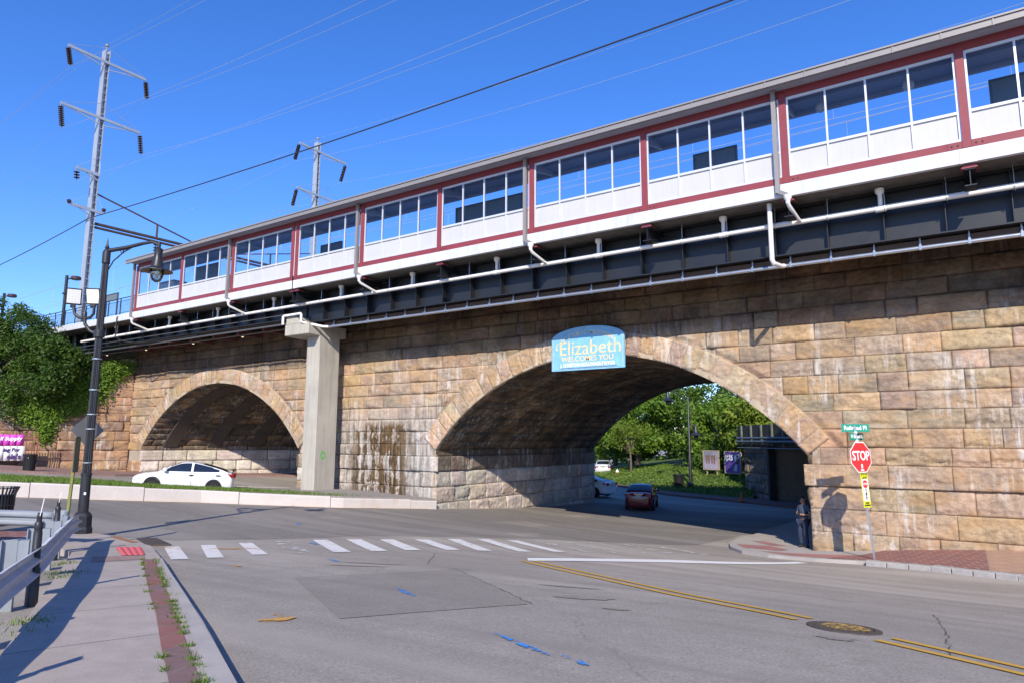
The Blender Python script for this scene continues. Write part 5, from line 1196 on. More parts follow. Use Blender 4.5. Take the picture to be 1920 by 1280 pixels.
for i in range(26):
    a = g.uniform(0, 6.28); p = Vector((-66, 27, 10.3)); pts = [p]
    for k in range(6): p = p+Vector((math.cos(a)*.3*g.uniform(.3, 1.3)+g.uniform(-.15, .15), math.sin(a)*.35, g.uniform(.4, .75))); pts.append(p)
    mb.tube(pts, [.05, .04, .03, .022, .015, .01, .006], 4)
mb.build('twigs', paint('twig_purple', (.2, .13, .14), .9), bs)
# trees beyond the big arch
specs = [('tall bright green tree left of the far lamp post, seen through the arch', -30.5, 69, 1.5, (-30.5, 69, 6.2), (4.2, 3, 3.6), 60, lf2, 1), ('dense green tree in the middle of the view through the arch', -25, 72, 2, (-25.5, 71, 6.4), (4.6, 3, 4.0), 64, lf1, 2), ('tall dark green tree behind, right of the gap of sky', -20.5, 80, 2, (-20.5, 80, 9.5), (4.2, 3.2, 5.2), 76, lf3, 3), ('dark green tree at the right, partly hidden by the arch', -14.5, 79, 2, (-14.0, 78, 8.5), (4.6, 3, 5.0), 70, lf3, 4), ('bright green bushy tree above the two billboards', -20, 64, 2.5, (-20.2, 65, 5.2), (3.8, 2.4, 2.3), 56, lf2, 5), ('yellowish green bushy tree above the far bridge abutment', -15.6, 60, 3, (-15.6, 60, 5.4), (3.3, 2.2, 2.0), 50, lf4, 6), ('green tree farthest left behind the parked white car, seen through the arch', -37, 77, 1, (-37, 77, 5.5), (4, 3, 4), 50, lf1, 7), ('green bushy tree behind the far railway bridge', -9, 62, 3, (-9, 62, 6.2), (4, 3, 2.6), 45, lf2, 8), ('low leafy tree behind the small street tree, seen through the arch', -33, 73, 1, (-33, 73.5, 4.2), (3, 2, 2.2), 34, lf3, 9)]
for lab, x, y, z, cr, rd, nc, m_, sd_ in specs: tree(lab, x, y, z, cr, rd, nc, 1.1, 230, .16, m_, 200+sd_, .2, 1.8, 'trees beyond the viaduct')
tree('small street tree with a pale forked trunk on the grass verge beyond the arch', -29.2, 64.2, verge_z(-29.2, 64.2), (-29.4, 64.4, 4.4), (2.2, 1.6, 1.7), 30, .65, 190, .085, lf4, 310, .11, 1.9, None, 'street_tree')
g = np.random.default_rng(31); cl = [((g.uniform(-52, 4), g.uniform(88, 96), g.uniform(.5, 8.2)), g.uniform(1.3, 2.2)) for _ in range(170)]
P, O = clump_points(cl, 45, 14); tag(leaves('distant_woods', None, P, .3, lf3, O, seed=15), 'dark green belt of woodland far beyond the arch', 'woodland', None, 'stuff')
# ivy and brambles hanging on the far wall: a single sheet of growth
g = np.random.default_rng(8); cl = [((-24.5+9.6*t+g.normal()*.4, 66.5-9.0*t+g.normal()*.5, 2.6+g.uniform(-1.1, 1.4)+.9*t), g.uniform(.5, .95)) for t in g.uniform(0, 1, 60)]
P, O = clump_points(cl, 170, 12); hb = leaves('hanging_brambles', None, P, .12, lf1, O, seed=13); tag(hb, 'green brambles hanging along the dark wall above the billboards', 'brambles', None, 'stuff')
# verge grass
VPOLY = VL+[(-15, 60), (-10, 75), (-20, 95), (-40, 100)]
g = np.random.default_rng(9); pts = []
while len(pts) < 16000:
    x, y = g.uniform(-36, -14), g.uniform(51, 72)
    d = _dpoly(x, y, VL)
    if .15 < d < 9 and inside((x, y), VPOLY): pts.append((x, y, verge_z(x, y)+g.uniform(.0, .22)))
P = np.array(pts); o = leaves('verge_grass', None, P, .09, grs, np.tile([[.1, -.3, .6]], (len(P), 1)), seed=19); tag(o, 'tall unmown grass on the verge beyond the arch', 'grass', None, 'stuff')
# blades of grass
def blades(name, pos, h, w, mat, seed, zf, lab, cat):
    g = np.random.default_rng(seed); n = len(pos); x, y = pos[:, 0], pos[:, 1]; z = np.array([zf(a, b) for a, b in pos])
    a = g.uniform(0, 6.28, n); hh = h*g.uniform(.5, 1.3, n); lean = g.normal(size=(n, 2))*.45*hh[:, None]; dx, dy = np.cos(a)*w, np.sin(a)*w
    V = np.stack([np.stack([x-dx, y-dy, z], 1), np.stack([x+dx, y+dy, z], 1), np.stack([x+lean[:, 0]*.5+dx*.6, y+lean[:, 1]*.5+dy*.6, z+hh*.6], 1), np.stack([x+lean[:, 0], y+lean[:, 1], z+hh], 1)], 1).reshape(-1, 3)
    me = bpy.data.meshes.new(name); me.from_pydata(V.tolist(), [], np.arange(4*n).reshape(-1, 4).tolist())
    k = np.clip(g.normal(.5, .25, n), 0, 1); me.color_attributes.new('Col', 'FLOAT_COLOR', 'POINT').data.foreach_set('color', np.repeat(np.stack([k, k, k, k*0+1], 1), 4, 0).astype(np.float32).ravel())
    me.materials.append(mat); o = link(name, me); tag(o, lab, cat, None, 'stuff')
g = np.random.default_rng(21); pts = []
mpoly = medN+medF
while len(pts) < 26000:
    x, y = g.uniform(-41, -22), g.uniform(2, 24)
    if not inside((x, y), mpoly): continue
    if y > 17 and g.random() < np.clip((y-17)/5+.15*math.sin(x*3), 0, 1): continue
    if vn(np.array([x*.8]), np.array([y*.8]), 3)[0] < .18: continue
    pts.append((x, y))
blades('median_grass', np.array(pts), .10, .016, grs, 22, med_z, 'green grass growing on the raised median behind the kerb wall', 'grass')
pts = []; g = random.Random(4)
def tuft(x, y, n, s): pts.extend((x+g.gauss(0, s), y+g.gauss(0, s)) for _ in range(n))
bo = densify(band, .22, False); bi = densify(bandi[::-1], .3, False)
for p in bo:
    if g.random() < .74: tuft(p.x, p.y, g.randint(8, 55), .03)
for p in bi:
    if g.random() < .42: tuft(p.x, p.y, g.randint(10, 50), .026)
for x, y, n, s in ((-7.75, 3.1, 90, .1), (-11.2, 4.85, 120, .14), (-10.7, 4.6, 60, .1), (-7.3, 2.85, 30, .12), (-12.4, 5.4, 70, .12)): tuft(x, y, n, s)
for i in range(60): U_ = g.uniform(.5, 9); q = w0+wd*U_+wn*g.uniform(.15, .35); tuft(q.x, q.y, 14, .1)
blades('pavement_weeds', np.array(pts), .05, .007, grs, 23, lambda x, y: zg(x, y)+SW*.9, 'small weeds and grass tufts growing along the red brick band and pavement joints', 'weeds')

# ------------------------------------------------------------------ far side beyond the arch
farst = stone_mat('far_stone', .3)
ab = thing('bridge_abutment', 'pale block stone abutment of the second bridge, seen through the arch', 'abutment', (-13.6, 51.5, -.3))
a0, a1 = Vector((-14.9, 53.4, 0)), Vector((-12.35, 50.4, 0)); ad = (a1-a0).normalized(); an_ = Vector((ad.y, -ad.x, 0))
if an_.y > 0: an_ = -an_
m = Masonry(); m.run(0, (a1-a0).length, [-.7, .0, .7, 1.4, 2.1, 2.8, 3.4], lambda U, V, H: np.stack([a0.x+ad.x*U+an_.x*H, a0.y+ad.y*U+an_.y*H, V], -1), [((.30,.27,.24),2),((.24,.21,.19),1)], (.8, 1.6), .12, .08, 91); m.build('stone_face', farst, ab)
cc = (a0+a1)/2-an_*4; mb = MB(); mb.box((cc.x, cc.y, 1.4), ((a1-a0).length-.06, 7.8, 4), math.atan2(ad.y, ad.x)); mb.build('core', core, ab)
b2 = thing('railway_bridge', 'dark steel girder bridge with pale pipes beyond the arch at the right', 'bridge', (-9, 48, 3.4))
e0, e1 = a0-ad*.6, a1+ad*11
cm = (e0+e1)/2-an_*4.2; ang = math.atan2(ad.y, ad.x); mb = MB(); mb.box((cm.x, cm.y, 4.15), ((e1-e0).length, 8.8, 1.5), ang); mb.build('girder', paint('bridge_steel', (.03, .032, .03), .7, var=.4, scale=2), b2)
for k in range(9): q = e0+ad*(.8+k*1.6)+an_*.24; mb = MB(); mb.box((q.x, q.y, 4.15), (.14, .16, 1.5), ang); mb.build('stiffener', paint('bridge_steel_pale', (.15, .165, .13), .7, var=.3), b2)
pass
for z, r in ((3.95, .09), (3.7, .1), (3.25, .04)): mb = MB(); mb.tube([e0+ad*.4+an_*.45+Vector((0, 0, z)), e1+an_*.45+Vector((0, 0, z))], r, 8); mb.build('pipe', paint('blue_grey_pipe', (.12, .15, .17), .5, .3), b2, True)
q = a1+ad*.25; mb = MB(); mb.box((q.x, q.y, 1.5), (.3, .5, 3.9), ang); mb.build('column', paint('bridge_steel', ()) if False else MC['bridge_steel'], b2)
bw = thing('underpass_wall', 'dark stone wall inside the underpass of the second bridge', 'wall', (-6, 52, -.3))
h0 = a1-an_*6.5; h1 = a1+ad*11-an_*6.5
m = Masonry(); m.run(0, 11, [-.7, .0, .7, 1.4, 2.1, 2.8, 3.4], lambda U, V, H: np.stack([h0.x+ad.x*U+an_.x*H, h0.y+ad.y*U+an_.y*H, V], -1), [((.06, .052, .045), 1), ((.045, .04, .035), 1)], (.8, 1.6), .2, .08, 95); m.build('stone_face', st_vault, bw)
rw = thing('stone_wall', 'low dark stone wall behind the two billboards', 'wall', (-18.5, 59, 0))
r0_, r1_ = Vector((-24.5, 73.0, 0)), Vector((-13.4, 55.2, 0)); rd_ = (r1_-r0_).normalized(); rn = Vector((rd_.y, -rd_.x, 0)); rn = rn if rn.y < 0 else -rn
m = Masonry(); m.run(0, (r1_-r0_).length, [-.5, .2, .9, 1.6, 2.3, 2.9], lambda U, V, H: np.stack([r0_.x+rd_.x*U+rn.x*H, r0_.y+rd_.y*U+rn.y*H, V], -1), [((.2,.16,.12),1),((.26,.2,.15),1),((.16,.13,.1),1)], (.8, 1.6), .2, .16, 97); m.build('stone_face', farst, rw)
mb = MB(); q = (r0_+r1_)/2-rn*2; mb.box((q.x, q.y, 1.2), ((r1_-r0_).length, 3.9, 3.2), math.atan2(rd_.y, rd_.x)); mb.build('bank', MC['bank_soil'], rw)
wood = paint('billboard_frame', (.34, .29, .22), .8, var=.2)
def billboard(lab, c, w, h, face, yaw):
    u = Vector((math.cos(yaw), math.sin(yaw), 0)); n_ = u.cross(Vector((0, 0, 1))); c = Vector(c); t = thing('billboard', lab, 'billboard', tuple(c-Vector((0, 0, h/2))))
    mb = MB(); mb.prism(rect(w, h), c, u, (0, 0, 1), n_*.05); mb.build('panel', face, t)
    mb = MB(); k = .09
    for sx_ in (-1, 1): mb.bar(c+u*sx_*(w/2+k/2)-Vector((0, 0, h/2+k)), c+u*sx_*(w/2+k/2)+Vector((0, 0, h/2+k)), .14, k, u)
    for sz_ in (-1, 1): mb.bar(c+Vector((0, 0, sz_*(h/2+k/2)))-u*w/2, c+Vector((0, 0, sz_*(h/2+k/2)))+u*w/2, .14, k)
    mb.build('frame', wood, t)
    mb = MB()
    for s in (-.35, .35): mb.bar(c+u*s*w-Vector((0, 0, h/2+1.5))-n_*.1, c+u*s*w-n_*.1, .1, .1)
    mb.build('legs', wood, t); return t, u, n_
pur = paint('poster_purple', (.10, .05, .32), .4, var=.25, scale=.6); pale_b = paint('poster_pale', (.27, .27, .36), .4, var=.45, scale=.9)
c = Vector((-17.2, 58.2, 1.98)); t, u, n_ = billboard('purple billboard reading 25 dollars beside the far bridge abutment', c, 1.95, 1.7, pur, -.62)
text('lettering', '$25', .62, c-u*.42+n_*.055+Vector((0, 0, .38)), u, (0, 0, 1), swhite, t, .03)
text('lettering', '$', .3, c-u*.84+n_*.055+Vector((0, 0, .5)), u, (0, 0, 1), swhite, t, .01) if False else None
mb = MB()
for z, w_ in ((-.08, .3), (-.2, .26), (-.34, .34), (-.46, .75)): mb.bar(c-u*.6+n_*.053+Vector((0, 0, z)), c-u*(.6-w_)+n_*.053+Vector((0, 0, z)), .004, .04, n_)
mb.build('small_print', paint('print_lilac', (.5, .48, .6)), t)
mb = MB(); mb.prism([(.2, .1), (.85, .1), (.85, .72), (.3, .72)], c+n_*.05, u, (0, 0, 1), n_*.004); mb.build('picture_area', paint('poster_blue', (.12, .22, .42), .4, var=.5, scale=3), t)
mb = MB(); mb.prism([(.1, -.7), (.5, -.7), (.62, -.15), (.3, -.15)], c+n_*.05, u, (0, 0, 1), n_*.005); mb.build('picture_card', paint('poster_sky', (.35, .48, .62), .4), t)
mb = MB(); mb.lathe([(.12, 0), (.12, .006)], c+u*.62+n_*.055+Vector((0, 0, .5)), 14, n_); mb.prism([(.42, -.1), (.86, -.1), (.8, .36), (.5, .36)], c+n_*.054, u, (0, 0, 1), n_*.004); mb.build('figure', paint('poster_dark', (.03, .03, .06)), t)
c = Vector((-19.5, 59.6, 2.1)); t, u, n_ = billboard('pale faded billboard left of the purple one', c, 1.5, 1.5, pale_b, -.35)
mb = MB(); mb.prism([(-.7, -.72), (.72, -.72), (.72, .0), (-.7, -.1)], c+n_*.05, u, (0, 0, 1), n_*.003); mb.build('lower_band', paint('poster_lilac', (.36, .32, .44), .4, var=.2, scale=2), t)
mb = MB()
for a in (-.5, -.25, .05, .3): mb.prism([(a, -.3), (a+.14, -.3), (a+.2, .45), (a-.05, .4)], c+n_*.053, u, (0, 0, 1), n_*.003)
mb.build('figures', paint('poster_brown', (.2, .12, .1), .5, var=.3, scale=4), t)
mb = MB(); mb.bar(c+u*.35+n_*.058+Vector((0, 0, -.45)), c+u*.35+n_*.058+Vector((0, 0, -.2)), .005, .06, n_); mb.build('red_figure', sred, t)
# far lamp post, bin, cone, hydrant
fx_, fy = -19.5, 54.3; fz0 = zg(fx_, fy)+.12
t = thing('street_lamp', 'black street lamp with an arm to the left, on the far pavement beyond the arch', 'street lamp', (fx_, fy, fz0))
mb = MB(); mb.lathe([(.3, 0), (.3, .5), (.2, .6), (.13, .7)], (fx_, fy, fz0), 10); mb.build('base', lampblk, t)
mb = MB(); mb.lathe([(.13, .6), (.12, 2.8), (.1, 2.85), (.08, 7.5), (.02, 7.6)], (fx_, fy, fz0), 12); mb.build('pole', lampblk, t, True)
F = lambda a, z: Vector((fx_, fy, fz0+z))+rv*a
for pts, hd in ((([F(0, 7.3), F(-.8, 7.75), F(-1.5, 8.1), F(-1.65, 8.0)]), F(-1.65, 8.0)), (([F(0, 5.0), F(.3, 5.3), F(.55, 5.2)]), F(.55, 5.2))):
    mb = MB(); mb.tube(pts, .05, 8); mb.build('arm', lampblk, t, True)
    mb = MB(); mb.lathe([(.06, 0), (.14, -.15), (.14, -.4), (.3, -.7), (.45, -.8), (.2, -.82), (.18, -1.05), (.05, -1.15)], hd, 16); mb.build('lantern', lampblk, t, True)
round_bin(-20.6, 54.6, zg(-20.6, 54.6)+.12, 'black litter bin beside the far street lamp beyond the arch', .42, 1.25)
cx_, cy_ = -13.65, 47.75; cz_ = zg(cx_, cy_)+.12
t = thing('traffic_cone', 'orange and white traffic cone on the far pavement in the shade', 'traffic cone', (cx_, cy_, cz_))
co = paint('cone_orange', (.62, .14, .03), .5)
mb = MB(); mb.box((cx_, cy_, cz_+.02), (.36, .36, .04)); mb.lathe([(.13, .04), (.035, .62), (.03, .63)], (cx_, cy_, cz_), 16); mb.build('body', co, t)
mb = MB()
for z0_, z1_ in ((.24, .36), (.44, .54)): mb.lathe([(.134-.0164*z0_/.1, z0_), (.134-.0164*z1_/.1, z1_)], (cx_, cy_, cz_), 16, caps=False)
mb.build('bands', swhite, t)
hx, hy = -30.4, 63.6; hz = zg(hx, hy)+.12
t = thing('fire_hydrant', 'red fire hydrant with a pale cap on the far kerb beyond the arch', 'fire hydrant', (hx, hy, hz))
mb = MB(); mb.lathe([(.2, 0), (.2, .06), (.13, .08), (.13, .55), (.17, .57), (.17, .62)], (hx, hy, hz), 14); mb.lathe([(.08, -.24), (.08, .24)], (hx, hy, hz+.42), 10, (.83, .56, 0)); mb.lathe([(.1, 0), (.1, .2)], (hx, hy, hz+.4), 10, (.5, -.86, 0)); mb.build('barrel', paint('hydrant_red', (.5, .04, .04), .5), t)
mb = MB(); mb.lathe([(.165, .62), (.15, .74), (.08, .84), (.04, .86), (.04, .92), (.01, .93)], (hx, hy, hz), 14); mb.build('cap', swhite, t, True)

# ------------------------------------------------------------------ cars
tyre = paint('tyre', (.018, .018, .018), .85, var=.2); wglass = paint('car_glass', (.012, .016, .022), .08, spec=.8, var=.1); chrome = paint('chrome', (.6, .6, .62), .15, 1.); tail = paint('tail_lamp', (.30, .01, .015), .15, spec=.7); headl = paint('head_lamp', (.55, .58, .62), .1, spec=.8); blackp = paint('black_plastic', (.015, .015, .016), .5)
def car(name, lab, loc, yaw, body, rim, Lc, W, H, prof, cabin, spoiler=False, handle=None, darkroof=False):
    """x forward, y left.  prof: (x, z of shoulder, half width) ; cabin: base front, roof front, roof rear, base rear"""
    t = thing(name, lab, 'car', (0, 0, 0)); n = len(prof); vs = []
    for x, z, w in prof:
        lo_ = .19; k = z-lo_
        sec = [(0, lo_), (w*.8, lo_), (w*.93, lo_+.06), (w*.985, lo_+k*.28), (w*1.0, lo_+k*.55), (w*.985, lo_+k*.76), (w*.93, lo_+k*.93), (w*.8, z), (w*.4, z+.02), (0, z+.025)]
        full = [(y, zz) for y, zz in sec]+[(-y, zz) for y, zz in sec[-2:0:-1]]
        vs += [(x, y, zz) for y, zz in full]
    m_ = 18; mb = MB(); mb.add(vs, [(i*m_+k, i*m_+(k+1) % m_, (i+1)*m_+(k+1) % m_, (i+1)*m_+k) for i in range(n-1) for k in range(m_)]+[tuple(range(m_))[::-1], tuple((n-1)*m_+k for k in range(m_))])
    o = mb.build('body', body, t, True)
    sub = o.modifiers.new('s', 'SUBSURF'); sub.levels = sub.render_levels = 1
    # cabin shell
    bf, rf, rr2, br = cabin; zb = lambda x: float(np.interp(x, [p[0] for p in prof][::-1], [p[1] for p in prof][::-1])); wb = lambda x: float(np.interp(x, [p[0] for p in prof][::-1], [p[2] for p in prof][::-1]))
    def roof(x): return float(np.interp(x, [br, rr2-(rr2-br)*.02, (rr2+rf)/2, rf, bf], [zb(br), H-.05, H, H-.04, zb(bf)]))
    st = [bf]+[bf+(rf-bf)*k for k in (.25, .5, .75)]+[rf+(rr2-rf)*k for k in (0, .25, .5, .75, 1)]+[rr2+(br-rr2)*k for k in (.25, .5, .75, 1)]
    def zr(x):
        if x > rf: s = (bf-x)/(bf-rf); return zb(bf)+(H-.04-zb(bf))*(s**.82)
        if x < rr2: s = (x-br)/(rr2-br); return zb(br)+(H-.06-zb(br))*(s**.75)
        s = (x-rr2)/(rf-rr2); return H-.06+(.02)*s+.05*math.sin(math.pi*min(1, s))
    vs = []
    for x in st:
        z0, z1 = zb(x)-.04, zr(x); w0_ = wb(x)*.95; h_ = max(.0, (z1-z0)); w1 = w0_-h_*.34
        vs += [(x, y, z) for y, z in ((w0_, z0), (w0_-h_*.12, z0+h_*.45), (w1, z1-h_*.06), (w1*.75, z1), (0, z1+h_*.03), (-w1*.75, z1), (-w1, z1-h_*.06), (-w0_+h_*.12, z0+h_*.45), (-w0_, z0))]
    mb = MB(); k9 = 9; mb.add(vs, [(i*k9+k, i*k9+k+1, (i+1)*k9+k+1, (i+1)*k9+k) for i in range(len(st)-1) for k in range(8)]); mb.build('roof', body, t, True)
    def side(x, f, s):
        z0, z1 = zb(x)-.04, zr(x); h_ = z1-z0; w0_ = wb(x)*.95; y = (w0_-h_*.12*f/.45) if f < .45 else (w0_-h_*.12)+(f-.45)/.49*((w0_-h_*.34)-(w0_-h_*.12)); return Vector((x, s*(y+.012), z0+h_*f))
    mid = (rf+rr2)/2-.05
    for s in (-1, 1):
        for xa, xb in ((mid+.05, bf-.16), (br+.42, mid-.05)):
            mb = MB(); N = 10; xs = [xa+(xb-xa)*i/N for i in range(N+1)]; lo2 = []; hi2 = []; mi2 = []
            for x in xs:
                h_ = zr(x)-zb(x); f0_ = min(.9, (.03+.04)/(h_+.04)); f1_ = .9-.10*(1 if h_ < .25 else 0)
                if f1_ <= f0_+.02: f1_ = f0_+.02
                lo2.append(side(x, f0_, s)); hi2.append(side(x, f1_, s)); mi2.append(side(x, min(max(.45, f0_+.005), f1_-.005), s))
            mb.add(lo2+mi2+hi2, [(i+r*(N+1), i+1+r*(N+1), N+2+i+r*(N+1), N+1+i+r*(N+1)) for i in range(N) for r in (0, 1)]); mb.build('side_window', wglass, t, True)
    def cross(xa, xb, nm):
        mb = MB(); N = 6; vs = []
        for i in range(N+1):
            x = xa+(xb-xa)*i/N; z0, z1 = zb(x)-.04, zr(x); h_ = z1-z0; w1 = (wb(x)*.95-h_*.34)*.9
            d_ = .014; sx_ = d_ if xa > 0 else -d_
            vs += [(x+sx_, y*w1, z1+h_*.03*(1-abs(y))+d_-.03*h_*(abs(y) > .9)) for y in (-1, -.75, -.35, 0, .35, .75, 1)]
        mb.add(vs, [(i*7+k, i*7+k+1, i*7+8+k, i*7+7+k) for i in range(N) for k in range(6)]); mb.build(nm, wglass, t, True)
    cross(bf-.1, rf+.03, 'windscreen'); cross(br+.12, rr2-.03, 'rear_window')
    for sx_ in (Lc*.295, -Lc*.295):
        for s in (-1, 1):
            yw = s*(W/2-.08); wh = thing('wheel', None, None); wh.parent = t; wh.location = (sx_, yw, .315)
            mb = MB(); mb.lathe([(.20, -.09), (.295, -.1), (.315, -.07), (.315, .07), (.295, .1), (.20, .09)], (0, 0, 0), 28, (0, s, 0), caps=False)
            for q in mb.v: pass
            me_o = mb.build('tyre', tyre, None, True); me_o.parent = wh
            mb = MB(); mb.lathe([(.205, .098), (.195, .094), (.185, .088), (0, .088)], (0, 0, 0), 24, (0, s, 0), caps=False)
            for k in range(5): a = k*2*math.pi/5+.3; mb.bar((.03*math.cos(a), s*.1, .03*math.sin(a)), (.195*math.cos(a), s*.096, .195*math.sin(a)), .03, .05, (0, s, 0))
            mb.lathe([(.05, .09), (.04, .112), (0, .115)], (0, 0, 0), 12, (0, s, 0), caps=False); me_o = mb.build('rim', rim, None); me_o.parent = wh
            mb = MB(); mb.lathe([(.37, -.02), (.37, .108), (.0, .108)] if False else [(.365, -.05), (.365, .085), (.315, .085)], (sx_, yw, .325), 28, (0, s, 0), caps=False); mb.build('wheel_arch', blackp, t)
    hw = W/2
    for s in (-1, 1):
        zf_, zt_ = prof[1][1]-.08, prof[-2][1]-.1
        mb = MB(); mb.add([(Lc/2-.03, s*hw*.50, zf_-.1), (Lc/2-.02, s*hw*.55, zf_+.0), (Lc/2-.42, s*(hw*.90), zf_+.12), (Lc/2-.40, s*(hw*.945), zf_-.0), (Lc/2-.12, s*hw*.86, zf_-.09)], [(0, 1, 2, 3, 4)]); mb.build('headlight', headl, t)
        mb = MB(); xr = -Lc/2
        mb.add([(xr-.012, s*hw*.52, zt_-.12), (xr-.005, s*hw*.52, zt_+.03), (xr+.07, s*hw*.86, zt_+.05), (xr+.34, s*hw*.985, zt_+.04), (xr+.2, s*hw*.98, zt_-.09), (xr+.03, s*hw*.86, zt_-.14)], [(0, 1, 2, 5), (2, 3, 4, 5)]); mb.build('tail_light', tail, t)
        mb = MB(); xm = bf-.3; mb.lathe([(.02, -.1), (.09, -.06), (.1, .02), (.06, .07)], (xm, s*(hw+.07), zb(xm)+.1), 10, (0, s, 0)); mb.bar((xm, s*(hw-.08), zb(xm)+.03), (xm, s*(hw+.04), zb(xm)+.08), .05, .04); mb.build('mirror', body, t, True)
        for xh in (mid+.12, br+.55): mb = MB(); mb.bar((xh, s*(wb(xh)+.0), zb(xh)-.14), (xh-.2, s*(wb(xh)+.0), zb(xh)-.13), .05, .045); mb.build('door_handle', handle or body, t)
        mb = MB(); xs = [mid+.02, mid+.02]
        mb.bar((mid, s*(wb(mid)*1.003), .32), (mid, s*(wb(mid)*.985), zb(mid)-.06), .006, .012, (1, 0, 0)); mb.build('door_seam', blackp, t)
    mb = MB(); mb.box((-Lc/2-.012, 0, prof[-2][1]-.17), (.02, .34, .16)); mb.build('number_plate', paint('plate_cream', (.62, .58, .42), .5, var=.15, scale=20), t)
    mb = MB(); mb.box((-Lc/2-.006, 0, prof[-2][1]-.05), (.02, .55, .03)); mb.build('trim_strip', chrome, t)
    mb = MB(); mb.box((0, 0, .2), (Lc*.86, W*.82, .1)); mb.build('underbody', blackp, t)
    if spoiler:
        mb = MB(); zz = prof[-2][1]; mb.bar((-Lc/2+.12, -hw*.7, zz+.13), (-Lc/2+.12, hw*.7, zz+.13), .18, .03); mb.bar((-Lc/2+.14, -hw*.55, zz), (-Lc/2+.14, -hw*.55, zz+.12), .08, .04); mb.bar((-Lc/2+.14, hw*.55, zz), (-Lc/2+.14, hw*.55, zz+.12), .08, .04); mb.build('spoiler', blackp, t)
    t.location = loc; t.rotation_euler = (loc[3] if len(loc) > 3 else 0, 0, yaw) if False else (0, 0, yaw); return t
cwhite = paint('car_white', (.80, .80, .81), .25, var=.03, coat=.5); cred = paint('car_red', (.17, .010, .016), .22, var=.1, coat=.6); crim = paint('rim_dark', (.05, .048, .047), .4, .5); crim2 = paint('rim_silver', (.4, .4, .42), .3, .8)
sed = [(2.27, .52, .55), (2.2, .66, .72), (1.95, .76, .83), (1.4, .87, .875), (.95, .93, .885), (.2, .95, .89), (-.6, .97, .89), (-1.3, 1.0, .885), (-1.8, 1.03, .86), (-2.12, 1.02, .80), (-2.22, .86, .72)]
hx_, hy_ = -.6, -.8; yw = math.atan2(hy_, hx_)
c1 = car('parked_sedan' if False else 'sedan_car', 'white four door sedan with dark wheels driving up out of the left arch', (-32.4, 19.15, zg(-32.4, 19.15)), yw, cwhite, crim, 4.54, 1.78, 1.44, sed, (1.15, .18, -.72, -1.95), True, blackp)
fwd = Vector((math.cos(yw), math.sin(yw))); dz = zg(-32.4+fwd.x*1.3, 19.15+fwd.y*1.3)-zg(-32.4-fwd.x*1.3, 19.15-fwd.y*1.3); c1.rotation_euler = (0, -math.atan2(dz, 2.6), yw)
rio = [(2.1, .55, .55), (2.04, .7, .7), (1.8, .8, .8), (1.3, .9, .835), (.9, .95, .845), (.2, .96, .85), (-.6, .98, .85), (-1.2, 1.02, .845), (-1.7, 1.05, .82), (-2.02, 1.03, .76), (-2.1, .85, .68)]
yw2 = math.atan2(.93, -.30)
c2 = car('sedan_car', 'dark red sedan seen from behind in the shade under the arch', (-17.7, 40.5, zg(-17.7, 40.5)), yw2, cred, crim2, 4.24, 1.70, 1.49, rio, (1.15, .3, -.75, -1.62))
c3 = car('sedan_car', 'white sedan in the shade half hidden behind the pier of the arch', (-23.8, 44.4, zg(-23.8, 44.4)), math.pi*.98, cwhite, crim, 4.54, 1.78, 1.44, sed, (1.15, .18, -.72, -1.95))
suv = [(2.2, .6, .6), (2.14, .85, .76), (1.9, .95, .85), (1.3, 1.02, .89), (.9, 1.06, .9), (.2, 1.08, .9), (-.6, 1.1, .9), (-1.3, 1.12, .9), (-1.9, 1.12, .88), (-2.2, 1.1, .84), (-2.28, .8, .8)]
c4_ = car('parked_car', 'pale silver SUV parked at the far kerb, half hidden behind the pier of the arch', (-34.8, 69.2, zg(-34.8, 69.2)), math.atan2(.9, -.45), paint('car_silver', (.62, .63, .65), .3, .3, var=.03), crim2, 4.5, 1.85, 1.7, suv, (1.1, .45, -1.75, -2.2))

# ------------------------------------------------------------------ the man leaning on the corner
def skin(name, verts, edges, radii, mat, parent, sub=2, root=0):
    me = bpy.data.meshes.new(name); me.from_pydata(verts, edges, []); o = bpy.data.objects.new(name, me); COL.objects.link(o)
    md = o.modifiers.new('skin', 'SKIN'); md.use_smooth_shade = True
    for i, r in enumerate(radii): me.skin_vertices[0].data[i].radius = r if isinstance(r, tuple) else (r, r); me.skin_vertices[0].data[i].use_root = i == root
    sd_ = o.modifiers.new('sub', 'SUBSURF'); sd_.levels = sd_.render_levels = sub
    dg = bpy.context.evaluated_depsgraph_get(); m2_ = bpy.data.meshes.new_from_object(o.evaluated_get(dg)); bpy.data.objects.remove(o)
    m2_.name = name; m2_.materials.clear(); m2_.materials.append(mat); m2_.polygons.foreach_set('use_smooth', [True]*len(m2_.polygons)); return link(name, m2_, parent)
px_, py_ = -5.3, 25.75; pz = zg(px_, py_)+.1
man = thing('person', 'man in blue grey shirt and jeans leaning on the arch corner, looking at a phone', 'person', (px_, py_, pz))
skinm = paint('skin', (.26, .15, .10), .55, var=.06); shirt = paint('shirt_blue', (.05, .07, .11), .85, var=.15, scale=8); jean = paint('jeans', (.03, .042, .08), .9, var=.25, scale=8); hairm = paint('hair_dark', (.015, .012, .01), .7)
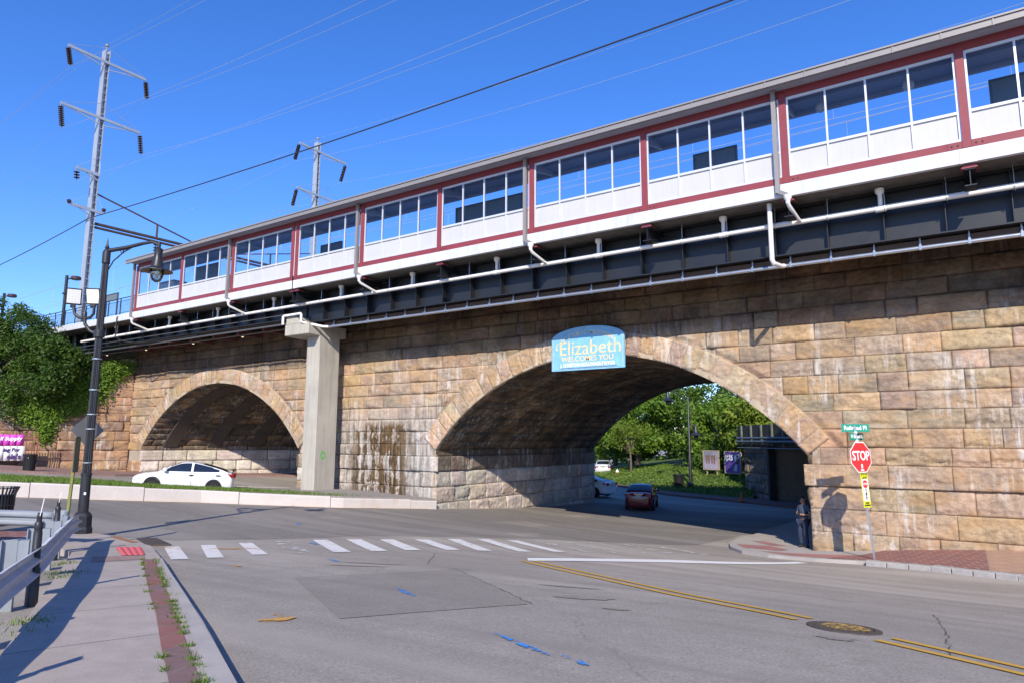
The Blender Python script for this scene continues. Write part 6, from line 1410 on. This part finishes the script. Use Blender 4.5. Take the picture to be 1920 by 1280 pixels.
# local frame: x to the man's left, y back (he faces -y, leaning back toward +x wall)
V = {'pel': (.02, .02, .93), 'sp': (.05, .03, 1.12), 'ch': (.07, .02, 1.30), 'nk': (.08, .0, 1.45), 'hb': (.08, -.02, 1.53), 'hm': (.08, -.05, 1.61), 'ht': (.08, -.035, 1.69),
     'ls': (.24, .03, 1.38), 'le': (.30, .02, 1.12), 'lw': (.14, -.2, 1.12), 'lh': (.09, -.25, 1.14), 'rs': (-.1, .03, 1.38), 're': (-.2, -.02, 1.12), 'rw': (-.02, -.22, 1.10), 'rh': (.03, -.26, 1.13),
     'lhip': (.11, .02, .88), 'lk': (.13, -.04, .5), 'la': (.13, .03, .09), 'rhip': (-.08, .02, .88), 'rk': (-.1, -.05, .5), 'ra': (-.1, .0, .09)}
ks = list(V); ix = {k: i for i, k in enumerate(ks)}
ed = [('pel', 'sp'), ('sp', 'ch'), ('ch', 'nk'), ('nk', 'hb'), ('hb', 'hm'), ('hm', 'ht'), ('ch', 'ls'), ('ls', 'le'), ('le', 'lw'), ('lw', 'lh'), ('ch', 'rs'), ('rs', 're'), ('re', 'rw'), ('rw', 'rh'), ('pel', 'lhip'), ('lhip', 'lk'), ('lk', 'la'), ('pel', 'rhip'), ('rhip', 'rk'), ('rk', 'ra')]
rd = {'pel': (.16, .11), 'sp': (.145, .1), 'ch': (.16, .11), 'nk': .058, 'hb': .066, 'hm': (.078, .095), 'ht': .06, 'ls': .062, 'le': .045, 'lw': .032, 'lh': (.034, .022), 'rs': .062, 're': .045, 'rw': .032, 'rh': (.034, .022), 'lhip': .088, 'lk': .062, 'la': .045, 'rhip': .088, 'rk': .062, 'ra': .045}
def sub(name, keys, grow, mat, par=man, edges=None):
    kk = [k for k in ks if k in keys]; e = [(kk.index(a), kk.index(b)) for a, b in ed if a in keys and b in keys]
    gr = lambda r: tuple(x+grow for x in r) if isinstance(r, tuple) else (r+grow, r+grow)
    return skin(name, [V[k] for k in kk], e, [gr(rd[k]) for k in kk], mat, par)
body = sub('body', set(ks), 0, skinm)
V2 = dict(V); le2 = V['le']; re2 = V['re']
_sv = V['le'], V['re']; V['le'] = tuple(V['ls'][i]+(V['le'][i]-V['ls'][i])*.75 for i in range(3)); V['re'] = tuple(V['rs'][i]+(V['re'][i]-V['rs'][i])*.75 for i in range(3))
_n = V['nk']; V['nk'] = (.078, .005, 1.42); sub('shirt', {'pel', 'sp', 'ch', 'nk', 'ls', 'le', 'rs', 're'}, .02, shirt); V['le'], V['re'] = _sv; V['nk'] = _n
sub('jeans', {'pel', 'lhip', 'lk', 'la', 'rhip', 'rk', 'ra'}, .018, jean)
for s in ('la', 'ra'):
    mb = MB(); p = Vector(V[s]); mb.lathe([(.05, -.085), (.052, -.06), (.045, -.02), (.03, .0)], p, 10); o = skin('shoe', [(p.x, p.y+.06, .045), (p.x, p.y-.04, .05), (p.x, p.y-.15, .038)], [(0, 1), (1, 2)], [.045, .05, .04], paint('shoe_dark', (.03, .03, .035), .6), man, 1)
hp = Vector(V['hm']); skin('hair', [(hp.x, hp.y+.035, hp.z+.03), (hp.x, hp.y+.0, hp.z+.075), (hp.x, hp.y-.05, hp.z+.07)], [(0, 1), (1, 2)], [(.085, .075), (.083, .06), (.06, .035)], hairm, man, 1)
mb = MB()
for s in (-1, 1): mb.lathe([(.0, -.012), (.012, 0), (0, .012)], hp+Vector((s*.03, -.092, .0)), 8)
mb.build('eyes', sblk, None).parent = man
mb = MB(); mb.tube([hp+Vector((0, -.085, .0)), hp+Vector((0, -.112, -.03)), hp+Vector((0, -.09, -.042))], [.008, .016, .012], 8)
for s in (-1, 1): mb.lathe([(.006, -.025), (.02, 0), (.006, .025)], hp+Vector((s*.082, .0, -.005)), 8)
mb.build('nose_and_ears', skinm, None, True).parent = man
mb = MB(); mb.tube([hp+Vector((-.025, -.085, -.065)), hp+Vector((0, -.092, -.066)), hp+Vector((.025, -.085, -.065))], .006, 6); mb.build('mouth', paint('lips', (.3, .13, .1)), None).parent = man
for w_, h_, s in (('lw', 'lh', 1), ('rw', 'rh', -1)):
    h0_ = Vector(V[h_]); vs = []; es = []; rs = []
    for k in range(4):
        b = len(vs); q = h0_+Vector((-s*.01, -.015, .015*(1.5-k)+.005)); ln = (.032, .036, .034, .028)[k]
        vs += [tuple(q), tuple(q+Vector((-s*ln*.8, -ln*.5, .004))), tuple(q+Vector((-s*ln*1.5, .0, .008)))]; es += [(b, b+1), (b+1, b+2)]; rs += [.0085, .008, .007]
    b = len(vs); q = h0_+Vector((-s*.005, .0, .03)); vs += [tuple(q), tuple(q+Vector((-s*.025, -.012, .02)))]; es += [(b, b+1)]; rs += [.01, .008]
    skin('fingers', vs, es, rs, skinm, man, 1)
ph = thing('phone', 'dark mobile phone held by the man at the corner', 'phone', (0, 0, 0)); mb = MB(); mb.box((.055, -.285, 1.16), (.075, .012, .15), Matrix.Rotation(-.8, 3, 'X')); mb.build('handset', sblk, ph, bevel=.003)
mb = MB(); mb.box((.055, -.277, 1.165), (.066, .003, .135), Matrix.Rotation(-.8, 3, 'X')); mb.build('screen', paint('phone_screen', (.02, .025, .04), .1), ph)
for o in (man, ph): o.location = (px_, py_, pz); o.rotation_euler = (0, 0, R(-28))

# ------------------------------------------------------------------ camera, sun, sky
cam = bpy.data.cameras.new('camera'); co_ = bpy.data.objects.new('camera', cam); COL.objects.link(co_)
cam.sensor_width = 36; cam.lens = 36*1278/1920; cam.clip_end = 2000; cam.clip_start = .1
pit, yaw, roll = R(8.26), R(34.22), R(.2)
fw = Vector((-math.sin(yaw)*math.cos(pit), math.cos(yaw)*math.cos(pit), math.sin(pit))); ri = Vector((math.cos(yaw), math.sin(yaw), 0)); upv = ri.cross(fw)
r2 = ri*math.cos(roll)+upv*math.sin(roll); u2 = -ri*math.sin(roll)+upv*math.cos(roll)
co_.matrix_world = Matrix.Translation((0, 0, 3.7)) @ Matrix((r2, u2, -fw)).transposed().to_4x4()
SC.camera = co_
EL, AZ = R(33.4), R(27)
sd3 = Vector((-math.sin(AZ)*math.cos(EL), math.cos(AZ)*math.cos(EL), -math.sin(EL)))
sl = bpy.data.lights.new('sun', 'SUN'); sl.energy = 5.; sl.angle = R(.5); sl.color = (1., .91, .76)
so = bpy.data.objects.new('sun', sl); COL.objects.link(so); so.rotation_euler = sd3.to_track_quat('-Z', 'Y').to_euler(); so.location = (10, -20, 40)
W_ = bpy.data.worlds.new('World'); SC.world = W_; W_.use_nodes = True; n = W_.node_tree; n.nodes.clear(); ns, ls = n.nodes, n.links
sky = ns.new('ShaderNodeTexSky'); sky.sky_type = 'NISHITA'; sky.sun_disc = False; sky.sun_elevation = EL; sky.sun_rotation = math.pi-AZ; sky.air_density = 1.; sky.dust_density = .03; sky.ozone_density = 3.; sky.altitude = 20
hs = ns.new('ShaderNodeHueSaturation'); hs.inputs['Saturation'].default_value = 1.25; hs.inputs['Value'].default_value = 1.
ls.new(sky.outputs[0], hs.inputs['Color']); bg = ns.new('ShaderNodeBackground'); bg.inputs['Strength'].default_value = .125; ls.new(mixrgb(ns, ls, 1., hs.outputs[0], (1.08, 1.15, 1.62), 'MULTIPLY'), bg.inputs['Color']); ow = ns.new('ShaderNodeOutputWorld'); ls.new(bg.outputs[0], ow.inputs[0])
SC.view_settings.view_transform = 'Standard'; SC.view_settings.look = 'None'; SC.view_settings.exposure = .27; SC.view_settings.gamma = 1
SC.cycles.max_bounces = 8; SC.cycles.transparent_max_bounces = 12
SC.render.engine = 'CYCLES'
